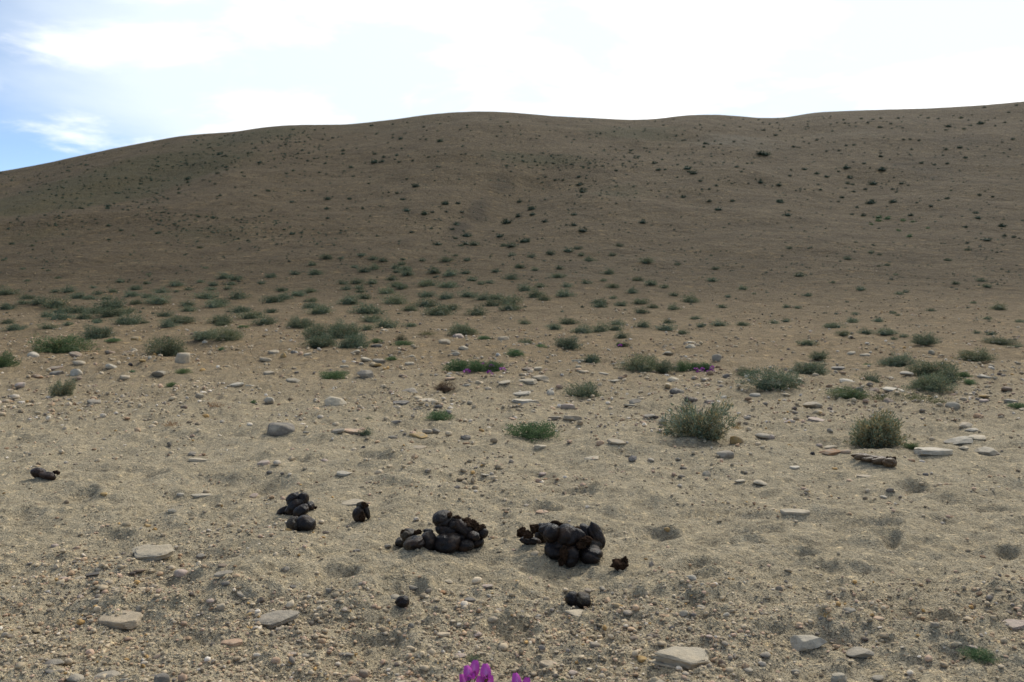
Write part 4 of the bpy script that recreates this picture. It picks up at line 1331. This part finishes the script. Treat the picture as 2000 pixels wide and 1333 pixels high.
# ------------------------------------------------------------------ flowering mats
def bloom_mesh(seed, n=26):
    """tight head of small pea flowers seen from afar"""
    r = np.random.default_rng(seed)
    V, Fc, C = [], [], []
    for i in range(n):
        d = r.normal(size=3); d[2] = abs(d[2]) * .8 + .1; d /= np.linalg.norm(d)
        s = np.cross(d, r.normal(size=3)); s /= np.linalg.norm(s)
        p = d * .28
        q = d * r.uniform(.42, .56)
        w = .13
        b = len(V)
        V += [p, (p + q) / 2 + s * w, q, (p + q) / 2 - s * w]
        Fc += [(b, b + 1, b + 2), (b, b + 2, b + 3)]
        c = np.array([(.34, .05, .33), (.42, .09, .40), (.26, .03, .27), (.52, .25, .50)][r.integers(4)]) * r.uniform(.8, 1.2)
        C += [c] * 4
    return mesh_np('flower', np.array(V), np.array(Fc), M_PETAL, False, np.array(C))


BLOOM = [bloom_mesh(i) for i in range(3)]


def flower_mat(px, py, w, h, blooms, label):
    Xc, Yc, W, ht = plant_at(px, py, w, h)
    root = link('flowering_mat_plant', None, None, (Xc, Yc, hz(Xc, Yc) - .02 * ht))
    for k, (fx, fw) in enumerate(((-.26, .5), (.06, .56), (.32, .4))):
        link('foliage', LIB['green'][k], root, (fx * W, _pr_.uniform(-.05, .05) * W, 0), (0, 0, _pr_.uniform(0, 6)), (W * fw, W * .34, ht * _pr_.uniform(.8, 1.0)), (.85, .9, .9))
    for i, (bx, by, bs) in enumerate(blooms):
        s = Yc / FPX
        Yf = Yc - (.24 if by > py - h * .6 else .08) * W
        p = unproj(bx, by, Yf)
        g = hz(p.x, p.y)
        z = max(p.z, g + .012)
        link('flower', BLOOM[i % 3], root, (p.x - Xc, p.y - Yc, z - root.location.z - .3 * bs * s), (0, 0, i), (bs * s * 1.3,) * 3)
    tag(root, label, 'plant', 'purple-flowering mats')


flower_mat(926, 733, 124, 28, [(912, 724, 13), (956, 727, 13), (982, 720, 12), (960, 714, 10), (943, 710, 6)], 'dark green mat with purple flower heads, below the dome-shaped shrub')
flower_mat(1352, 725, 82, 22, [(1367, 734, 13), (1390, 734, 13), (1360, 720, 9), (1372, 720, 8), (1391, 717, 9), (1382, 731, 8)], 'dark green mat with a row of purple blooms at its right end')
flower_mat(1213, 679, 22, 9, [(1211, 674, 8)], 'small dark plant with one purple bloom far behind the flowering mats')


# ------------------------------------------------------------------ the vetch at the bottom edge
def grid_petal(nu, nv, fn, col, seed):
    r = np.random.default_rng(seed)
    V, C = [], []
    for i in range(nu):
        for j in range(nv):
            u, v = i / (nu - 1), j / (nv - 1) * 2 - 1
            V.append(fn(u, v))
            k = 1 + .25 * (u - .5) + r.uniform(-.06, .06)
            C.append(np.array(col(u, v)) * k)
    Fc = [(i * nv + j, i * nv + j + 1, (i + 1) * nv + j + 1, (i + 1) * nv + j) for i in range(nu - 1) for j in range(nv - 1)]
    return mesh_np('petal', np.array(V), np.array(Fc), M_PETAL, True, np.array(C))


def banner_fn(u, v):
    w = .42 * math.sin(math.pi * min(u * .76 + .16, 1)) ** .75
    return np.array([v * w, -.10 - .25 * u * (1 - u) + .16 * v * v + .30 * u * u, u * 1.15])


def wing_fn(u, v):
    w = .24 * math.sin(math.pi * min(u * .8 + .12, 1)) ** .7
    return np.array([.10 + .10 * v * v, -.15 - .7 * u, .30 + .25 * u + v * w])


def keel_fn(u, v):
    w = .16 * math.sin(math.pi * min(u * .85 + .1, 1))
    return np.array([v * w, -.12 - .55 * u, .18 + .2 * u + .12 * v * v])


def mag(u, v):
    g = max(0, 1 - abs(v) * 2.2) * max(0, 1 - abs(u - .45) * 2.2)
    return (.46 + .16 * g, .07 + .22 * g, .38 + .2 * g)


def vio(u, v):
    return (.40, .05, .36)


BANNER = grid_petal(8, 7, banner_fn, mag, 1)
WING = grid_petal(6, 5, wing_fn, vio, 2)
KEEL = grid_petal(6, 5, keel_fn, lambda u, v: (.38, .10, .40), 3)


def calyx_mesh():
    V, Fc, C = [], [], []
    n = 8
    for j, (r_, z_) in enumerate(((.06, -.12), (.15, .02), (.17, .2), (.14, .36))):
        for i in range(n):
            a = i * 2 * math.pi / n
            rr = r_ * (1.15 if (j == 3 and i % 2) else 1)
            V.append((math.cos(a) * rr, math.sin(a) * rr - .05, z_ + (.14 if (j == 3 and i % 2) else 0)))
            C.append((.16, .085, .05))
    for j in range(3):
        for i in range(n):
            Fc.append((j * n + i, j * n + (i + 1) % n, (j + 1) * n + (i + 1) % n, (j + 1) * n + i))
    return mesh_np('flower', np.array(V), np.array(Fc), M_FIBRE, True, np.array(C))


CALYX = calyx_mesh()


def tube_mesh(name, pts, r0, r1, col, mat):
    V, Fc, C = [], [], []
    for j, p in enumerate(pts):
        r_ = r0 + (r1 - r0) * j / (len(pts) - 1)
        for k in range(5):
            a = k * 2 * math.pi / 5
            V.append((p[0] + math.cos(a) * r_, p[1] + math.sin(a) * r_, p[2]))
            C.append(col)
    for j in range(len(pts) - 1):
        for k in range(5):
            Fc.append((j * 5 + k, j * 5 + (k + 1) % 5, (j + 1) * 5 + (k + 1) % 5, (j + 1) * 5 + k))
    return mesh_np(name, np.array(V), np.array(Fc), mat, True, np.array(C))


def pinnate_mesh(seed, n=11, L=.07):
    r = np.random.default_rng(seed)
    V, Fc, C = [], [], []
    for i in range(n):
        t = (i + 1) / n
        p = np.array([0, t * L, .025 * math.sin(t * 2.2)])
        for s in (-1, 1):
            d = np.array([s * 1.0, .45, .35]); d /= np.linalg.norm(d)
            l = L * .16 * (1.1 - .5 * t)
            sd = np.array([0, .35, .9]) * l * .25
            b = len(V)
            V += [p, p + d * l * .5 + sd, p + d * l, p + d * l * .5 - sd]
            Fc += [(b, b + 1, b + 2, b + 3)]
            c = np.array((.085, .125, .06)) * r.uniform(.7, 1.4)
            C += [c] * 4
    return mesh_np('leaf', np.array(V), np.array(Fc), M_LEAF, False, np.array(C))


def vetch(px, heads, label, leaves):
    Y0 = 1.20
    X0 = (px - 1000) / FPX * Y0 * 1.02
    z0 = hz(X0, Y0 - .02)
    root = link('vetch_plant', None, None, (X0, Y0 - .02, z0))
    for k, (fx, fy, size, yaw, tilt) in enumerate(heads):
        p = unproj(fx, fy, Y0 + .015 * (k % 2)) - Vector(root.location)
        link('stem', tube_mesh('stem', [(0, 0, 0), (p.x * .4, p.y * .4, p.z * .5), (p.x * .98, p.y, p.z)], .0016, .0011, (.16, .13, .07), M_TWIG), root)
        fl = link('flower', CALYX, root, p, (tilt, 0, yaw), (size, size, size))
        link('petal', BANNER, fl)
        link('petal', WING, fl)
        w2 = link('petal', WING, fl)
        w2.scale = (-1, 1, 1)
        link('petal', KEEL, fl)
    for k, (a, L) in enumerate(leaves):
        link('leaf', pinnate_mesh(k, 11, L), root, (0, 0, .004), (.5, 0, a))
    tag(root, label, 'flower', 'purple vetches at the bottom edge')


SZ = .0185
vetch(930, [(916, 1330, SZ, .5, -.15), (926, 1321, SZ * 1.05, -.3, -.05), (949, 1330, SZ * 1.1, .15, -.1), (904, 1345, SZ, 1.0, .1), (938, 1348, SZ, .2, .25), (958, 1344, SZ * .9, -.7, .15)],
      'purple vetch with several pea-shaped flowers at bottom centre', [(.9, .085), (-1.2, .08), (2.2, .07), (3.6, .08), (.15, .09)])
vetch(1016, [(1010, 1345, SZ, .4, -.1), (1028, 1352, SZ, -.5, .1)], 'purple vetch tip barely showing at the bottom edge, right of the other', [(-.9, .1), (-1.4, .09), (1.1, .06), (2.8, .08)])


# ------------------------------------------------------------------ dung
def lump_mesh(name, seed, crease, mat, rough=.10, level=4):
    v, f = ico(level)
    p = v.copy()
    rs = np.random.default_rng(seed)
    k = 1 + .38 * vn3(p * 1.15 + seed * 1.3, seed) + .14 * vn3(p * 2.8 + seed, seed + 1)
    for c in range(crease):
        d = rs.normal(size=3); d[1] *= .5; d /= np.linalg.norm(d)
        off = rs.uniform(-.35, .35)
        s = p @ d - off + .12 * vn3(p * 2.2 + seed, seed + 5 + c)
        side = np.clip(-p[:, 1] * .6 + p[:, 2] * .5 + .35, 0, 1)
        k -= .17 * np.exp(-(s / .10) ** 2) * side
    k += .055 * vn3(p * np.array([5, 5, 9.]) + seed, seed + 2) + .03 * vn3(p * 15 + seed, seed + 3)
    p = p * k[:, None]
    return mesh_np(name, p, f, mat)


def torn_mesh(seed):
    """ragged broken dung full of chewed grass"""
    v, f = ico(3)
    r = np.random.default_rng(seed)
    k = 1 + .8 * vn3(v * 1.6 + seed, seed) + .45 * vn3(v * 4 + seed, seed + 1) + .30 * vn3(v * 10 + seed, seed + 2)
    p = v * k[:, None]
    C = np.array((.030, .017, .010)) * r.uniform(.5, 1.6, (len(p), 1))
    V, T, Cs = [p], [f], [C]
    n = 800
    d = r.normal(size=(n, 3)); d /= np.linalg.norm(d, axis=1, keepdims=True)
    d[:, 2] = d[:, 2] * .8 + .15
    a = d * r.uniform(.55, .95, (n, 1))
    dr = d * .6 + r.normal(0, .6, (n, 3))
    e = a + dr * r.uniform(.15, .5, (n, 1))
    s = np.cross(dr, r.normal(size=(n, 3))); s /= np.linalg.norm(s, axis=1, keepdims=True); s *= .017
    q = np.stack([a - s, a + s, e], 1).reshape(-1, 3)
    V.append(q); T.append(np.arange(n * 3).reshape(-1, 3) + len(p))
    cc = np.array([(.052, .030, .016), (.034, .019, .011), (.11, .075, .042)])[r.integers(0, 3, n)] * r.uniform(.6, 1.3, (n, 1))
    Cs.append(np.repeat(cc, 3, 0))
    return mesh_np('torn_fibre', np.concatenate(V), np.concatenate(T), M_FIBRE, False, np.concatenate(Cs))


TORN = [torn_mesh(i) for i in range(5)]
_seed = [300]


def dung(name, label, ox, oy, s, balls, torn, base, cat='dung', group=None):
    """balls: zoom x, y, rx, ry, tilt in degrees, depth (None = own foot on the ground, else metres behind the base), crease count, sandy"""
    bx, by = base
    Xb, Yb = hit(bx, by, height)
    root = link(name, None, None, (Xb, Yb, hz(Xb, Yb)))
    L = Vector(root.location)
    for (x, y, rx, ry, rot, dep, cr, sandy) in balls:
        px, py = ox + x / s, oy + y / s
        rpx, rpy = rx / s, ry / s
        if dep is None:
            a = R(abs(rot))
            hh = math.hypot(rpx * math.sin(a), rpy * math.cos(a))
            _, Yg = hit(px, py + hh * .95, height)
            Y = Yg + .55 * min(rpx, rpy) * Yg / FPX
        else:
            Y = Yb + dep
        c = unproj(px, py, Y)
        m = Y / FPX
        _seed[0] += 1
        me = lump_mesh('dung_ball', _seed[0], cr, (M_DUNG, M_DUNG_SANDY, M_DUNG_DRY, M_DUNG_BROWN)[sandy])
        o = link('dung_ball', me, root, c - L, (0, R(-rot), 0), (rpx * m * 1.20, min(rpx, rpy) * m * 1.25, rpy * m * 1.12))
    for (x, y, rx, ry, dep) in torn:
        px, py = ox + x / s, oy + y / s
        Y = Yb + dep if dep is not None else hit(px, py + ry / s, height)[1] + .4 * min(rx, ry) / s * Yb / FPX
        c = unproj(px, py, Y)
        m = Y / FPX
        _seed[0] += 1
        link('torn_fibre', TORN[_seed[0] % 5], root, c - L, (0, 0, _seed[0]), (rx / s * m * 1.05, min(rx, ry) / s * m * 1.1, ry / s * m * 1.0))
    if name == 'dung_heap':
        root.scale = (1.04, 1.0, .93)
    tag(root, label, cat, group)


HG = 'droppings on the sandy track'
dung('dung_heap', 'large heap of glossy black dung balls, right of centre on the track', 990, 990, 7.692, [
    (710, 640, 142, 145, 0, None, 0, 0), (950, 755, 112, 158, -14, None, 1, 0), (1240, 710, 155, 135, 8, None, 2, 0),
    (530, 400, 92, 165, -10, None, 1, 0), (1325, 440, 92, 205, 12, .065, 2, 0), (370, 500, 125, 66, -12, None, 1, 0),
    (685, 375, 105, 130, -20, .055, 0, 0), (920, 410, 145, 160, 18, .05, 1, 0), (1150, 390, 110, 145, 15, .075, 1, 0),
    (900, 570, 190, 110, 0, .05, 0, 0), (1230, 560, 140, 120, 0, .055, 0, 0), (620, 300, 110, 80, 20, .08, 0, 0), (1050, 420, 90, 120, 30, .045, 0, 0)],
    [(430, 305, 65, 75, .10), (235, 385, 60, 84, None), (330, 400, 80, 60, .09), (740, 215, 80, 42, .085), (880, 258, 60, 38, .085), (1050, 310, 62, 45, .06), (1160, 480, 80, 70, .03),
     (850, 700, 60, 120, .003), (820, 830, 50, 60, .0), (980, 290, 26, 40, .07), (1110, 560, 70, 55, .02)], (1085, 1104), group=HG)
dung('dung_heap', 'heap of black dung balls with torn brown grassy top, left of centre', 760, 970, 8.333, [
    (930, 745, 215, 172, 10, None, 1, 0), (430, 755, 150, 112, 14, None, 1, 1), (640, 715, 108, 150, 0, None, 0, 0), (225, 745, 82, 82, 0, None, 0, 1),
    (1225, 790, 120, 108, 0, None, 0, 0), (1395, 745, 118, 92, 12, None, 0, 0), (330, 620, 112, 102, 15, .03, 1, 1), (650, 548, 72, 44, 0, .045, 0, 0),
    (920, 525, 140, 105, -8, .025, 1, 0), (890, 345, 138, 140, 0, .04, 1, 0), (1180, 500, 105, 185, 35, .03, 1, 0), (1345, 630, 92, 78, 0, .02, 0, 0),
    (1485, 575, 80, 95, -10, .05, 0, 0), (1050, 420, 110, 110, 0, .035, 1, 0), (1120, 640, 140, 140, 0, .04, 0, 0), (1340, 540, 150, 110, 0, .06, 0, 0)],
    [(1260, 410, 135, 78, .045), (1360, 430, 70, 80, .045), (1480, 485, 75, 52, .05), (980, 262, 80, 44, .04), (1090, 320, 60, 50, .035), (490, 565, 62, 42, .03), (1400, 500, 70, 60, .04),
     (1180, 370, 70, 50, .035), (280, 560, 50, 40, .025)], (873, 1076), group=HG)
dung('dung_cluster', 'small cluster of stacked dark dung lobes at left', 520, 940, 8.333, [
    (300, 475, 115, 56, 28, None, 0, 0), (395, 485, 80, 68, 20, None, 0, 0), (560, 490, 128, 82, 36, None, 0, 0), (450, 300, 115, 88, 30, .03, 1, 0), (612, 300, 70, 100, 0, .03, 1, 0),
    (470, 400, 120, 78, 42, .012, 0, 0), (715, 415, 72, 75, 0, .012, 0, 0), (560, 400, 110, 90, 0, .03, 0, 0)], [(795, 432, 36, 24, .015), (670, 470, 60, 30, .01)], (573, 1008), group=HG)
dung('dung_ball_pair', 'single kidney-shaped dung ball flecked with sand in front of the small cluster', 520, 940, 8.333, [
    (470, 700, 120, 105, 0, None, 1, 1), (655, 690, 140, 118, 0, None, 0, 0), (560, 705, 120, 98, 0, None, 0, 1)], [], (590, 1036), group=HG)
dung('dung_piece', 'upright split piece of dung beside a flat cream stone', 520, 940, 8.333, [
    (1502, 545, 78, 122, -5, None, 0, 0), (1628, 490, 46, 125, 18, .02, 0, 0), (1560, 400, 80, 60, 0, .02, 0, 1)], [(1560, 590, 45, 80, -.005), (1590, 385, 75, 45, .012)], (705, 1019), group=HG)
dung('dung_scrap', 'purplish dark dung scrap by the left edge', 0, 620, 4.0, [
    (300, 1214, 48, 36, -10, None, 0, 3), (372, 1240, 54, 30, -12, None, 1, 3)], [(440, 1212, 40, 16, .03)], (86, 936), group=HG)
dung('dung_pellet', 'half-buried dung pellet behind a flat cream slab in the foreground', 900, 920, 3.228, [
    (700, 810, 36, 46, 0, None, 0, 0), (765, 815, 52, 46, -15, None, 1, 1)], [], (1130, 1184), group=HG)
dung('dung_pellet', 'small dark dung pellet among foreground pebbles, below the left heap', 450, 920, 3.228, [
    (1085, 825, 38, 36, 0, None, 1, 0)], [], (786, 1184), group=HG)
dung('dung_chunk', 'ragged brown dung chunk lying right of the big heap', 990, 990, 7.692, [
    (1710, 870, 92, 62, 0, None, 2, 2)], [(1680, 860, 105, 80, -.004), (1770, 820, 50, 70, -.002), (1700, 890, 110, 50, -.008)], (1211, 1110), group=HG)
dung('dried_dung_strip', 'long dried brown dung strip in front of the straw-tipped shrub', 1500, 620, 4.0, [
    (722, 1082, 62, 17, 0, None, 0, 2), (780, 1097, 84, 22, 0, None, 0, 2), (840, 1111, 84, 24, 0, None, 1, 2), (895, 1124, 70, 26, 0, None, 0, 2), (948, 1138, 42, 36, 0, None, 1, 2)], [(955, 1112, 40, 26, .0)], (1712, 908), group=HG)
